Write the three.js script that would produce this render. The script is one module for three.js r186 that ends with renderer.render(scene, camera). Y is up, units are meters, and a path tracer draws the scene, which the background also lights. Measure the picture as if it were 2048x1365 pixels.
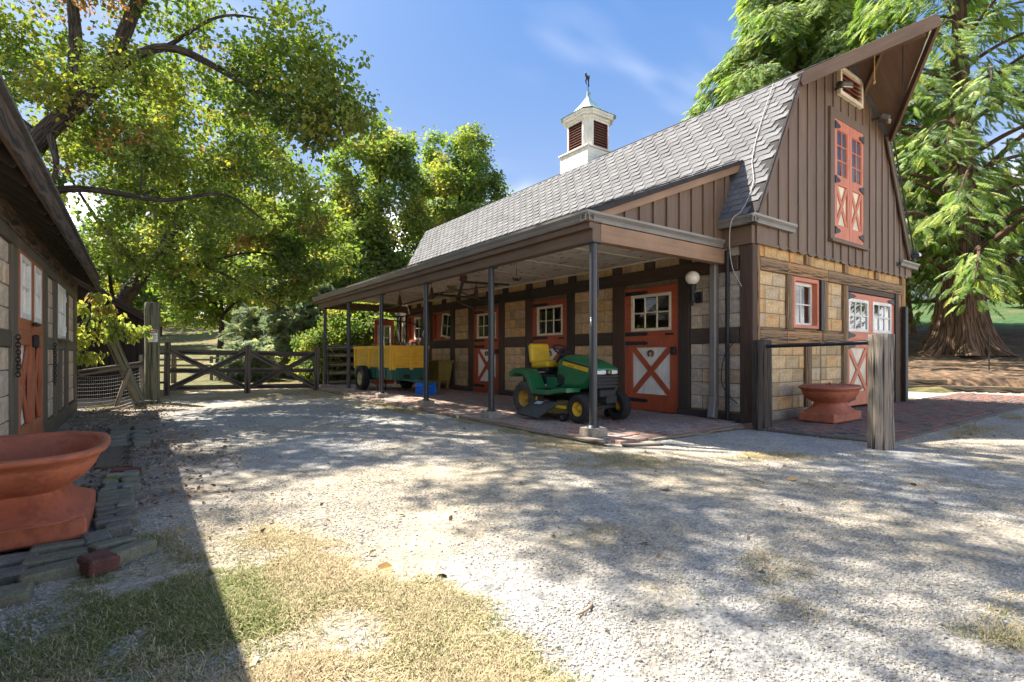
import * as THREE from 'three';
import { mergeGeometries } from 'three/addons/utils/BufferGeometryUtils.js';
import { RoundedBoxGeometry } from 'three/addons/geometries/RoundedBoxGeometry.js';

// ---------------------------------------------------------------- camera, sky, sun, exposure
const scene = new THREE.Scene();
const camera = new THREE.PerspectiveCamera(66.65, 2048 / 1365, 0.05, 3000);
camera.position.set(0, 1, 0);
camera.rotation.set(0, -THREE.MathUtils.degToRad(35.82), 0);
camera.setViewOffset(2048, 1365, 0, -26, 2048, 1365);          // the lens is shifted: level camera, horizon below the middle
scene.add(camera);

const renderer = new THREE.WebGLRenderer({ antialias: true });
renderer.toneMapping = THREE.LinearToneMapping;
renderer.toneMappingExposure = 7.9;
renderer.shadowMap.enabled = true;
renderer.setSize(1024, 682);

const SUN = new THREE.Vector3(-0.35, 1, -0.68).normalize();
const sun = new THREE.DirectionalLight(0xffffff, 2.0);
sun.color.setRGB(1, 0.935, 0.84);
sun.position.copy(SUN).multiplyScalar(60);
sun.castShadow = true;
sun.shadow.mapSize.set(4096, 4096);
Object.assign(sun.shadow.camera, { left: -30, right: 30, top: 30, bottom: -30, near: 1, far: 140 });
scene.add(sun, sun.target);

// seeded numbers
function rng(seed) { let a = seed >>> 0; return () => { a |= 0; a = a + 0x6D2B79F5 | 0; let t = Math.imul(a ^ a >>> 15, 1 | a); t = t + Math.imul(t ^ t >>> 7, 61 | t) ^ t; return ((t ^ t >>> 14) >>> 0) / 4294967296; }; }
const lerp = (a, b, t) => a + (b - a) * t, clamp = (x, a = 0, b = 1) => Math.min(b, Math.max(a, x));
const smooth = (a, b, x) => { const t = clamp((x - a) / (b - a)); return t * t * (3 - 2 * t); };
const V = (x, y, z) => new THREE.Vector3(x, y, z);
// tiling value noise
const perm = (() => { const r = rng(77), p = new Float32Array(65536); for (let i = 0; i < 65536; i++) p[i] = r(); return p; })();
function vn(x, y, px, py, s) {
  const xi = Math.floor(x), yi = Math.floor(y), fx = x - xi, fy = y - yi, u = fx * fx * (3 - 2 * fx), v = fy * fy * (3 - 2 * fy);
  const x0 = ((xi % px) + px) % px, x1 = (x0 + 1) % px, y0 = ((yi % py) + py) % py, y1 = (y0 + 1) % py;
  const h = (a, b) => perm[(a * 374 + b * 7919 + s * 1013 + a * b * 13) & 65535];
  return lerp(lerp(h(x0, y0), h(x1, y0), u), lerp(h(x0, y1), h(x1, y1), u), v);
}
function fbm(u, v, fx, fy, oct, s) { let a = 0.5, t = 0, n = 0; for (let i = 0; i < oct; i++) { t += a * vn(u * fx, v * fy, fx, fy, s + i * 17); n += a; a *= 0.5; fx *= 2; fy *= 2; } return t / n; }
function n2(x, y, s) { return vn(x + 512, y + 512, 4096, 4096, s); }
function nf(x, y, s, oct = 4) { let a = 0.5, t = 0, n = 0, f = 1; for (let i = 0; i < oct; i++) { t += a * n2(x * f, y * f, s + 31 * i); n += a; a *= 0.5; f *= 2; } return t / n; }

// the sky: clear blue, paler to the horizon and round the sun, thin wisps and low white cloud
{
  const W = 1024, H = 512, d = new Float32Array(W * H * 4);
  for (let j = 0; j < H; j++) {
    const el = ((j + 0.5) / H - 0.5) * Math.PI, y = Math.sin(el), ce = Math.cos(el);
    for (let i = 0; i < W; i++) {
      const az = ((i + 0.5) / W - 0.5) * 2 * Math.PI, x = Math.cos(az) * ce, z = Math.sin(az) * ce;
      const e = Math.max(0, y), k = Math.pow(1 - e, 3.0);
      let r = lerp(0.013, 0.124, k), g = lerp(0.040, 0.142, k), b = lerp(0.102, 0.165, k);
      const c = Math.max(0, x * SUN.x + y * SUN.y + z * SUN.z);
      const glow = 0.10 * Math.pow(c, 7) + 0.9 * Math.pow(c, 40);
      r += glow; g += glow * 0.97; b += glow * 0.92;
      // high wisps and a low cumulus band, mapped on a plane overhead so that they foreshorten
      const q = 1 / (e + 0.12), wx = x * q, wz = z * q;
      let w = smooth(0.52, 0.9, nf(wx * 1.1 + 3, wz * 3.6, 5, 5)) * 0.34 * smooth(0.02, 0.25, e);
      const cu = smooth(0.36, 0.58, nf(az * 4.2 + 9, el * 11, 21, 5) + 0.12 * smooth(0.22, 0.05, e)) * smooth(0.30, 0.20, e + 0.10 * (nf(az * 9, 3, 23, 3) - 0.5)) * smooth(-0.02, 0.03, e);
      w = clamp(w + cu * 0.92);
      const cl = lerp(0.26, 0.56, cu); r = lerp(r, cl, w); g = lerp(g, cl * 0.985, w); b = lerp(b, cl * 0.985, w);
      if (y < 0) { r = lerp(r, 0.12, smooth(0, -0.1, y)); g = lerp(g, 0.11, smooth(0, -0.1, y)); b = lerp(b, 0.09, smooth(0, -0.1, y)); }
      const o = (j * W + i) * 4; d[o] = r; d[o + 1] = g; d[o + 2] = b; d[o + 3] = 1;
    }
  }
  const t = new THREE.DataTexture(d, W, H, THREE.RGBAFormat, THREE.FloatType);
  t.mapping = THREE.EquirectangularReflectionMapping; t.magFilter = THREE.LinearFilter; t.minFilter = THREE.LinearFilter; t.needsUpdate = true;
  scene.background = t; scene.environment = t;
}

// ---------------------------------------------------------------- textures and materials
function tex(n, fn, srgb = true, m = n) {            // fn(u, v) -> [r, g, b] (0..1) or a grey
  const d = new Uint8Array(n * m * 4);
  for (let j = 0; j < m; j++) for (let i = 0; i < n; i++) {
    let c = fn((i + 0.5) / n, (j + 0.5) / m); if (typeof c === 'number') c = [c, c, c];
    const o = (j * n + i) * 4; for (let k = 0; k < 3; k++) d[o + k] = clamp(c[k]) * 255; d[o + 3] = 255;
  }
  const t = new THREE.DataTexture(d, n, m); t.wrapS = t.wrapT = THREE.RepeatWrapping; t.magFilter = THREE.LinearFilter; t.minFilter = THREE.LinearMipmapLinearFilter;
  t.generateMipmaps = true; if (srgb) t.colorSpace = THREE.SRGBColorSpace; t.needsUpdate = true; return t;
}
function rep(t, rx, ry, ox = 0, oy = 0) { const c = t.clone(); c.repeat.set(rx, ry); c.offset.set(ox, oy); c.needsUpdate = true; return c; }
// grain runs along v
const grainF = (u, v) => { const wv = fbm(u, v, 4, 2, 3, 3) * 0.12; return 0.55 * fbm(u + wv, v, 40, 2, 3, 11) + 0.3 * fbm(u + wv, v, 96, 4, 2, 19) + 0.15 * fbm(u, v, 6, 3, 3, 29); };
const T = {};
T.grain = tex(512, (u, v) => 0.76 + 0.5 * (grainF(u, v) - 0.25));
T.grainB = tex(512, (u, v) => grainF(u, v), false);
T.old = tex(512, (u, v) => { const g = grainF(u, v), k = smooth(0.47, 0.36, g), p = fbm(u, v, 5, 3, 4, 44); const a = 0.87 + 0.45 * (g - 0.45) - 0.5 * k; return [a * lerp(0.88, 1.08, p), a * lerp(0.92, 1.0, p), a * lerp(0.98, 0.9, p)]; });
T.paint = tex(512, (u, v) => { const g = fbm(u, v, 24, 2, 3, 51), p = fbm(u, v, 3, 3, 4, 53), s = fbm(u, v, 60, 60, 2, 55); return 0.88 + 0.16 * (g - 0.5) + 0.22 * (p - 0.5) + 0.06 * (s - 0.5) + 0.05; });
T.stone = tex(512, (u, v) => { const s = fbm(u, v, 90, 90, 2, 61), p = fbm(u, v, 4, 4, 4, 63), q = fbm(u, v, 14, 14, 3, 64), w = fbm(u, v, 20, 2, 3, 66); const k = 0.90 + 0.30 * (s - 0.5) + 0.22 * (p - 0.5) + 0.22 * (q - 0.5) + 0.16 * (w - 0.5); const o = smooth(0.52, 0.75, fbm(u, v, 6, 6, 4, 69)); return [k * lerp(1, 1.02, o), k * lerp(1, 0.96, o), k * lerp(1, 0.88, o)]; });
T.stoneB = tex(512, (u, v) => 0.6 * fbm(u, v, 70, 70, 3, 61) + 0.4 * fbm(u, v, 12, 12, 3, 62), false);
T.granule = tex(256, (u, v) => { const s = perm[(Math.floor(u * 256) * 977 + Math.floor(v * 256) * 331) & 65535]; return 0.86 + 0.26 * (s - 0.5) + 0.30 * (fbm(u, v, 5, 5, 4, 72) - 0.5); });
T.brick = tex(512, (u, v) => { const p = fbm(u, v, 5, 5, 5, 81), q = fbm(u, v, 60, 60, 2, 83), g = smooth(0.45, 0.68, fbm(u, v, 9, 9, 4, 85)); const k = 0.86 + 0.4 * (p - 0.5) + 0.25 * (q - 0.5); return [lerp(k, 0.86, g * 0.5), lerp(k, 0.88, g * 0.75), lerp(k, 0.90, g * 0.9)]; });
T.bark = tex(512, (u, v) => { const w = fbm(u, v, 6, 4, 3, 91) * 0.09, a = Math.abs(fbm(u + w, v, 26, 5, 3, 93) - 0.5) * 2, f = smooth(0.0, 0.22, a); return 0.50 + 0.4 * f + 0.25 * (fbm(u, v, 40, 20, 3, 95) - 0.5); });
T.barkB = tex(512, (u, v) => { const w = fbm(u, v, 6, 4, 3, 91) * 0.09, a = Math.abs(fbm(u + w, v, 26, 5, 3, 93) - 0.5) * 2; return smooth(0.0, 0.3, a) * 0.8 + 0.2 * fbm(u, v, 50, 30, 2, 95); }, false);
T.plain = tex(256, (u, v) => 0.86 + 0.14 * (fbm(u, v, 4, 4, 5, 101) - 0.5) + 0.05 * (fbm(u, v, 64, 64, 2, 103) - 0.5));
T.ceil = tex(512, (u, v) => { const p = fbm(u, v, 4, 4, 5, 111), f = smooth(0.66, 0.70, fbm(u, v, 10, 10, 4, 115)); const k = 0.86 + 0.16 * (p - 0.5); return [lerp(k, 0.62, f), lerp(k, 0.56, f), lerp(k, 0.50, f)]; });

function mat(r, g, b, o = {}) {
  const { map, bump, bs = 0.002, rx = 1, ry = 1, ox = 0, oy = 0, rough = 0.85, metal = 0, phys, ...rest } = o;
  const m = phys ? new THREE.MeshPhysicalMaterial() : new THREE.MeshStandardMaterial();
  m.color.setRGB(r, g, b); m.roughness = rough; m.metalness = metal;
  if (map) m.map = (rx === 1 && ry === 1 && !ox && !oy) ? map : rep(map, rx, ry, ox, oy);
  if (bump) { m.bumpMap = (rx === 1 && ry === 1 && !ox && !oy) ? bump : rep(bump, rx, ry, ox, oy); m.bumpScale = bs; }
  Object.assign(m, rest, phys || {}); return m;
}
const vary = (list, r) => list[Math.floor(r() * list.length) % list.length];
// several tones of one surface share the texture
const tones = (base, facs, o) => facs.map(f => { const [a, b, c] = Array.isArray(f) ? f : [f, f, f]; return mat(base[0] * a, base[1] * b, base[2] * c, o); });
const wood = (c, o = {}) => mat(c[0], c[1], c[2], { map: T.grain, bump: T.grainB, bs: 0.003, rough: 0.82, ...o });

const M = {
  blockG: tones([0.72, 0.53, 0.295], [1, 0.86, [1.12, 1.1, 1.08], [0.93, 0.98, 1.12], [1.06, 0.92, 0.76], 0.74], { map: T.stone, bump: T.stoneB, bs: 0.014, rough: 0.95, rx: 1.7, ry: 1.7 }),
  blockP: tones([0.74, 0.54, 0.30], [1, 0.88, [1.1, 1.07, 1.06], [0.98, 1.02, 1.12], [1.04, 0.92, 0.78], 0.76], { map: T.stone, bump: T.stoneB, bs: 0.014, rough: 0.95, rx: 1.7, ry: 1.7 }),
  blockN: tones([0.68, 0.57, 0.42], [1, 0.88, [1.0, 0.86, 0.72], 1.1, [0.9, 0.92, 0.98]], { map: T.stone, bump: T.stoneB, bs: 0.014, rough: 0.95, rx: 1.7, ry: 1.7 }),
  blockS: tones([0.70, 0.57, 0.41], [1, 0.88, [1.05, 0.95, 0.88], [0.9, 0.92, 0.98]], { map: T.stone, bump: T.stoneB, bs: 0.006, rough: 0.95, rx: 1.7, ry: 1.7 }),
  mortar: mat(0.22, 0.165, 0.095, { map: T.stone, rough: 1 }),
  timberD: tones([0.085, 0.060, 0.044], [1, 0.8, 1.25, [1.3, 1.05, 0.9]], { map: T.grain, bump: T.grainB, bs: 0.006, rough: 0.8, rx: 2.2, ry: 1 }),
  timberG: tones([0.48, 0.30, 0.145], [1, [0.8, 0.85, 0.95], [1.1, 1.05, 1.0], [0.62, 0.66, 0.72]], { map: T.old, bump: T.grainB, bs: 0.008, rough: 0.9, rx: 4.2, ry: 1.3 }),
  brown: tones([0.175, 0.108, 0.063], [1, 0.9, 1.1, [0.95, 1.0, 1.05]], { map: T.paint, bump: T.grainB, bs: 0.0015, rough: 0.6, rx: 1.3, ry: 0.6 }),
  tan: mat(0.33, 0.19, 0.10, { map: T.paint, rough: 0.6 }),
  redP: wood([0.46, 0.092, 0.034], { map: T.paint, rough: 0.5, bs: 0.001 }),
  redG: wood([0.66, 0.20, 0.095], { map: T.paint, rough: 0.55, bs: 0.001 }),
  cream: mat(0.86, 0.76, 0.55, { map: T.paint, rough: 0.55 }),
  white: mat(0.88, 0.85, 0.76, { map: T.paint, rough: 0.5 }),
  iron: mat(0.018, 0.018, 0.02, { rough: 0.55, map: T.plain }),
  glass: mat(1, 1, 1, { rough: 0.02, phys: { transmission: 1, thickness: 0, ior: 1.6 } }),
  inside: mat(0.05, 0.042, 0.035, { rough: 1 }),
  gutter: mat(0.26, 0.235, 0.20, { map: T.plain, rough: 0.38 }),
  post: mat(0.055, 0.058, 0.062, { map: T.plain, rough: 0.4 }),
  ceil: mat(0.90, 0.83, 0.71, { map: T.ceil, rough: 0.7 }),
  concrete: mat(0.40, 0.35, 0.27, { map: T.stone, bump: T.stoneB, bs: 0.008, rough: 0.95, rx: 2.5, ry: 2.5 }),
  shingle: tones([0.195, 0.192, 0.192], [1, 0.86, 1.12, [0.98, 0.96, 0.96]], { map: T.granule, rough: 0.95, rx: 3, ry: 3 }),
  shingleBase: mat(0.06, 0.053, 0.05, { map: T.granule, rough: 1, rx: 3, ry: 3 }),
  copper: mat(0.42, 0.58, 0.54, { map: T.paint, rough: 0.5 }),
  metalDark: mat(0.04, 0.035, 0.03, { rough: 0.5, metal: 0.6 }),
  steel: mat(0.45, 0.45, 0.45, { rough: 0.4, metal: 0.8 }),
};

// ---------------------------------------------------------------- geometry helpers
const cache = new Map();
function cached(key, fn) { if (!cache.has(key)) cache.set(key, fn()); return cache.get(key); }
// uv in metres, chosen by the way a face points; the longest side runs along v so that grain follows it
function boxUV(g, longAxis) {
  if (g.index) g = g.toNonIndexed();
  const p = g.attributes.position, n = p.count, uv = new Float32Array(n * 2);
  if (longAxis === undefined) { g.computeBoundingBox(); const s = g.boundingBox.getSize(V()); longAxis = s.x >= s.y && s.x >= s.z ? 0 : s.y >= s.z ? 1 : 2; }
  const a = V(), b = V(), c = V(), q = V();
  for (let i = 0; i < n; i += 3) {
    a.fromBufferAttribute(p, i); b.fromBufferAttribute(p, i + 1); c.fromBufferAttribute(p, i + 2);
    q.subVectors(b, a).cross(c.clone().sub(a)); const m = [Math.abs(q.x), Math.abs(q.y), Math.abs(q.z)];
    const ax = m[0] >= m[1] && m[0] >= m[2] ? 0 : m[1] >= m[2] ? 1 : 2;
    let [i0, i1] = ax === 0 ? [2, 1] : ax === 1 ? [0, 2] : [0, 1];
    if (longAxis !== ax && i0 === longAxis) [i0, i1] = [i1, i0];
    [a, b, c].forEach((w, k) => { const e = [w.x, w.y, w.z]; uv[(i + k) * 2] = e[i0] + (ax * 0.37); uv[(i + k) * 2 + 1] = e[i1] + ax * 0.21; });
  }
  g.setAttribute('uv', new THREE.BufferAttribute(uv, 2)); return g;
}
function flat(g) { if (g.index) g = g.toNonIndexed(); g.computeVertexNormals(); return g; }
// box with chamfered edges: 44 triangles
function cbox(w, h, d, c = 0.004) {
  const k = `${w.toFixed(3)},${h.toFixed(3)},${d.toFixed(3)},${c}`;
  return cached(k, () => {
    c = Math.min(c, w * 0.45, h * 0.45, d * 0.45);
    const H = [w / 2, h / 2, d / 2], pos = [];
    const P = (ax, s) => [0, 1, 2].map(i => s[i] * (H[i] - (i === ax ? 0 : c)));
    const tri = (A, B, C) => { const u = [B[0] - A[0], B[1] - A[1], B[2] - A[2]], v = [C[0] - A[0], C[1] - A[1], C[2] - A[2]]; const n = [u[1] * v[2] - u[2] * v[1], u[2] * v[0] - u[0] * v[2], u[0] * v[1] - u[1] * v[0]]; const m = [A[0] + B[0] + C[0], A[1] + B[1] + C[1], A[2] + B[2] + C[2]]; if (n[0] * m[0] + n[1] * m[1] + n[2] * m[2] < 0) pos.push(...A, ...C, ...B); else pos.push(...A, ...B, ...C); };
    const quad = (A, B, C, D) => { tri(A, B, C); tri(A, C, D); };
    for (let ax = 0; ax < 3; ax++) { const o = [0, 1, 2].filter(i => i !== ax); for (const s of [-1, 1]) { const f = (x, y) => { const v = [0, 0, 0]; v[ax] = s; v[o[0]] = x; v[o[1]] = y; return P(ax, v); }; quad(f(-1, -1), f(1, -1), f(1, 1), f(-1, 1)); } }
    for (let e = 0; e < 3; e++) { const [a, b] = [0, 1, 2].filter(i => i !== e); for (const sa of [-1, 1]) for (const sb of [-1, 1]) { const f = (ax, se) => { const v = [0, 0, 0]; v[a] = sa; v[b] = sb; v[e] = se; return P(ax, v); }; quad(f(a, -1), f(a, 1), f(b, 1), f(b, -1)); } }
    for (const x of [-1, 1]) for (const y of [-1, 1]) for (const z of [-1, 1]) tri(P(0, [x, y, z]), P(1, [x, y, z]), P(2, [x, y, z]));
    const g = new THREE.BufferGeometry(); g.setAttribute('position', new THREE.Float32BufferAttribute(pos, 3)); g.computeVertexNormals(); return boxUV(g);
  });
}
function add(parent, name, geo, m, p, r) {
  const o = new THREE.Mesh(geo, m); o.name = name; o.castShadow = o.receiveShadow = true;
  if (p) o.position.set(p[0], p[1], p[2]); if (r) o.rotation.set(r[0], r[1], r[2]); parent.add(o); return o;
}
// box given by its limits
function bx(parent, name, x0, x1, y0, y1, z0, z1, m, c = 0.004) { return add(parent, name, cbox(Math.abs(x1 - x0), Math.abs(y1 - y0), Math.abs(z1 - z0), c), m, [(x0 + x1) / 2, (y0 + y1) / 2, (z0 + z1) / 2]); }
const used = {};
function numbered(n) { used[n] = (used[n] || 0) + 1; return used[n] === 1 ? n : `${n}_${String(used[n] - 1).padStart(3, '0')}`; }
function top(name, label, category, pos = [0, 0, 0], grp, turn = 0) {
  const g = new THREE.Group(); g.name = numbered(name); g.position.set(...pos); g.rotation.y = turn; g.userData = { label, category }; if (grp) g.userData.group = grp; scene.add(g); return g;
}
function part(parent, name, pos = [0, 0, 0], rot) { const g = new THREE.Group(); g.name = name; g.position.set(...pos); if (rot) g.rotation.set(...rot); parent.add(g); return g; }
function tagThing(o, label, category, grp) { o.name = numbered(o.name); o.userData = { label, category }; if (grp) o.userData.group = grp; return o; }
function struct(o) { o.userData.kind = 'structure'; return o; }
function stuff(o) { o.userData.kind = 'stuff'; return o; }
// bar from a to b: w across, t deep; `up` says which way the depth points
function barGeo(a, b, w, t, up = V(0, 0, 1), c = 0.004) {
  const d = b.clone().sub(a), L = d.length(); d.normalize(); const x = d.clone().cross(up).normalize(), z = x.clone().cross(d);
  const m = new THREE.Matrix4().makeBasis(x, d, z).setPosition(a.clone().add(b).multiplyScalar(0.5));
  return [cbox(w, L, t, c), m];
}
function bar(parent, name, a, b, w, t, m, up, c) { const [g, mx] = barGeo(a, b, w, t, up, c); const o = add(parent, name, g, m); o.applyMatrix4(mx); return o; }
function tube(pts, r, seg = 24, rad = 8, closed = false) { return new THREE.TubeGeometry(new THREE.CatmullRomCurve3(pts, closed), seg, r, rad, closed); }
function extr(shape, depth, bevel = 0, curve = 8) { const g = new THREE.ExtrudeGeometry(shape, { depth, bevelEnabled: bevel > 0, bevelThickness: bevel, bevelSize: bevel, bevelSegments: 1, curveSegments: curve }); return boxUV(g); }
function poly(pts) { const s = new THREE.Shape(); pts.forEach((p, i) => i ? s.lineTo(p[0], p[1]) : s.moveTo(p[0], p[1])); s.closePath(); return s; }
function rectHole(s, x0, x1, y0, y1) { const h = new THREE.Path(); h.moveTo(x0, y0); h.lineTo(x1, y0); h.lineTo(x1, y1); h.lineTo(x0, y1); h.closePath(); s.holes.push(h); }
function merged(list) { return mergeGeometries(list.map(g => { let q = g.index ? g.toNonIndexed() : g; const o = new THREE.BufferGeometry(); o.setAttribute('position', q.attributes.position); if (!q.attributes.normal) q.computeVertexNormals(); o.setAttribute('normal', q.attributes.normal); o.setAttribute('uv', q.attributes.uv || new THREE.BufferAttribute(new Float32Array(q.attributes.position.count * 2), 2)); return o; })); }
const at = (g, x, y, z, rx = 0, ry = 0, rz = 0, s = 1) => g.clone().applyMatrix4(new THREE.Matrix4().compose(V(x, y, z), new THREE.Quaternion().setFromEuler(new THREE.Euler(rx, ry, rz)), V(s, s, s)));
// ---------------------------------------------------------------- ground
const bd = (x, z) => (x - 17.4) - 0.57 * (z + 4);          // distance beyond the foot of the bank on the right
function gh(x, z) {
  const bump = (nf(x * 0.9, z * 0.9, 301, 3) - 0.5) * 0.05 * smooth(18, 8, Math.hypot(x - 4, z + 3)) + (nf(x * 0.12, z * 0.12, 303, 3) - 0.5) * smooth(12, 60, Math.hypot(x, z)) * 1.2;
  const d = bd(x, z), hill = d > 0 ? Math.min(0.34, d * 1.2) + 0.115 * Math.max(0, d - 0.25) * smooth(30, -6, z) : 0;
  const back = Math.max(0, -z - 17) * 0.022;
  const left = smooth(-1.2, -6, x) * 0.4;
  return bump * 0.6 + Math.min(hill, 7) + Math.min(back, 1.6) + left;
}
function sheet(name, xs, zs, yOff, m, mask) {
  const nx = xs.length, nz = zs.length, p = new Float32Array(nx * nz * 3), uv = new Float32Array(nx * nz * 2), idx = [];
  for (let j = 0; j < nz; j++) for (let i = 0; i < nx; i++) { const o = j * nx + i; p[o * 3] = xs[i]; p[o * 3 + 1] = gh(xs[i], zs[j]) + (typeof yOff === 'function' ? yOff(xs[i], zs[j]) : yOff); p[o * 3 + 2] = zs[j]; uv[o * 2] = xs[i]; uv[o * 2 + 1] = zs[j]; }
  for (let j = 0; j < nz - 1; j++) for (let i = 0; i < nx - 1; i++) { if (mask && !mask((xs[i] + xs[i + 1]) / 2, (zs[j] + zs[j + 1]) / 2)) continue; const a = j * nx + i, b = a + 1, c = a + nx, d = c + 1; idx.push(a, c, b, b, c, d); }
  const g = new THREE.BufferGeometry(); g.setAttribute('position', new THREE.BufferAttribute(p, 3)); g.setAttribute('uv', new THREE.BufferAttribute(uv, 2)); g.setIndex(idx); g.computeVertexNormals();
  return struct(add(scene, name, g, m));
}
const range = (a, b, n) => Array.from({ length: n + 1 }, (_, i) => a + (b - a) * i / n);
const stretch = (lo, hi, c, n) => { const o = []; for (let i = -n; i <= n; i++) { const t = i / n; o.push(t < 0 ? c - Math.pow(-t, 3) * (c - lo) : c + Math.pow(t, 3) * (hi - c)); } return [...new Set(o)]; };

// masks shared by the ground colour, the stones and the grass
const YX0 = -1.4, YX1 = 19.6, YZ0 = -17.5, YZ1 = 1.5;
function grassMask(x, z) {
  const n = nf(x * 1.6, z * 1.6, 401, 4), n2_ = nf(x * 4.5, z * 4.5, 405, 3);
  const lim = z > -1.9 ? 1.02 + (z + 1.9) * -0.2 : lerp(1.04, 0.25, clamp((-1.9 - z) / 1.7));
  let a = smooth(0.32, -0.22, x - lim + (n - 0.5) * 0.45) * smooth(-3.9, -3.1, z + (n - 0.5) * 0.8) * smooth(-0.45, 0.25, x + 0.12 * (z + 3) + (n2_ - 0.5) * 0.7) * (0.12 + 0.95 * smooth(0.36, 0.58, nf(x * 3.2, z * 3.2, 407, 3)));
  const dl = Math.abs((z + 3.2) - (x - 3.57) * 0.45 + (n - 0.5) * 1.0); a = Math.max(a, smooth(0.42, 0.05, dl) * smooth(2.6, 3.3, x) * smooth(6.2, 5.0, x) * smooth(0.44, 0.62, n) * 0.8);
  a = Math.max(a, smooth(0.38, 0.05, Math.abs(x - 3.85 + (n - 0.5) * 0.6)) * smooth(-3.6, -4.2, z) * smooth(0.46, 0.56, nf(x * 2.2, z * 1.2, 411, 3)) * 1.2);
  a = Math.max(a, smooth(-9.5, -12.8, z + (n - 0.5) * 4) * smooth(0.42, 0.56, n) * 0.9);
  a = Math.max(a, smooth(-1.9, -1.6, z + (n - 0.5) * 0.7) * 0 + smooth(0.60, 0.70, nf(x * 2.4, z * 2.4, 415, 3)) * smooth(1.5, 2.2, x) * 0.20 * smooth(0.44, 0.62, nf(x * 0.6, z * 0.6, 413, 2)) * (0.3 + nf(x * 9, z * 9, 417, 2)));
  a = Math.max(a, smooth(0.5, 0.1, Math.abs(z + 2.1)) * smooth(7, 8, x) * smooth(0.48, 0.6, n) * 0.8);
  return clamp(a);
}
function litterMask(x, z) { const n = nf(x * 1.3, z * 1.3, 421, 4); return clamp(smooth(0.95, 0.05, x + (n - 0.5) * 0.9) * smooth(-3.2, -4.6, z + (n - 0.5)) * smooth(-14, -12, z)); }
{
  const N = 2048, d = new Uint8Array(N * N * 4), r = rng(500);
  const fine = new Float32Array(N * N); for (let i = 0; i < N * N; i++) fine[i] = r();
  const toS = c => { c = clamp(c); return (c <= 0.0031308 ? c * 12.92 : 1.055 * Math.pow(c, 1 / 2.4) - 0.055) * 255; };
  for (let j = 0; j < N; j++) {
    const z = lerp(YZ0, YZ1, (j + 0.5) / N);
    for (let i = 0; i < N; i++) {
      const x = lerp(YX0, YX1, (i + 0.5) / N), o = j * N + i, f = (fine[o] + fine[(o + 1) % (N * N)]) * 0.5 - 0.5;
      const p = nf(x * 0.8, z * 0.8, 431, 4), q = nf(x * 6, z * 6, 433, 3), G = grassMask(x, z), L = litterMask(x, z), dust = clamp(smooth(0.46, 0.62, nf(x * 0.55 + 4, z * 0.55, 437, 4)) * 0.75 + smooth(0.50, 0.66, nf((x * 0.62 + z * 0.78) * 1.7, (x * 0.78 - z * 0.62) * 0.28, 439, 3)) * 0.5);
      const k = 1 + f * 1.0 + (q - 0.5) * 0.5 + (p - 0.5) * 0.25;
      let R = lerp(0.305, 0.335, dust) * k, Gn = lerp(0.29, 0.28, dust) * k, B = lerp(0.265, 0.20, dust) * k;
      const gr = G * (0.55 + 0.5 * q), gk = 1 + f * 0.9 + (q - 0.5) * 0.8; R = lerp(R, 0.42 * gk, gr * 0.85); Gn = lerp(Gn, 0.325 * gk, gr * 0.85); B = lerp(B, 0.185 * gk, gr * 0.85);
      const lk = 1 + f * 1.4 + (q - 0.5) * 1.2, lt = L * 0.9; R = lerp(R, 0.19 * lk, lt); Gn = lerp(Gn, 0.155 * lk, lt); B = lerp(B, 0.125 * lk, lt);
      const w = o * 4; d[w] = toS(R); d[w + 1] = toS(Gn); d[w + 2] = toS(B); d[w + 3] = 255;
    }
  }
  const t = new THREE.DataTexture(d, N, N); t.magFilter = THREE.LinearFilter; t.minFilter = THREE.LinearMipmapLinearFilter; t.generateMipmaps = true; t.colorSpace = THREE.SRGBColorSpace; t.wrapS = t.wrapT = THREE.RepeatWrapping;
  t.repeat.set(1 / (YX1 - YX0), 1 / (YZ1 - YZ0)); t.offset.set(-YX0 / (YX1 - YX0), -YZ0 / (YZ1 - YZ0)); t.needsUpdate = true;
  const pebB = tex(512, (u, v) => fbm(u, v, 60, 60, 3, 441), false), bm = rep(pebB, 1 / 1.1, 1 / 1.1);
  const m = new THREE.MeshStandardMaterial({ map: t, bumpMap: bm, bumpScale: 0.012, roughness: 0.97 });
  sheet('gravel_yard', range(YX0, YX1, 180), range(YZ0, YZ1, 190), 0.006, m, (x, z) => bd(x, z) < 0.1);
  // the drive goes on behind the viewer
  const tv = tex(512, (u, v) => { const a = fbm(u, v, 5, 5, 5, 445), b = fbm(u, v, 80, 80, 2, 447), k = 0.66 + 0.35 * (b - 0.5) + 0.14 * (a - 0.5), s = smooth(0.45, 0.62, a); return [k * lerp(1, 1.03, s), k * lerp(0.98, 0.94, s), k * lerp(0.96, 0.82, s)]; });
  sheet('gravel_drive', range(-10, 24, 34), range(1.5, 24, 24), 0.004, mat(1.0, 1.0, 1.0, { map: rep(tv, 1 / 3, 1 / 3), rough: 1 }));
}
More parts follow.
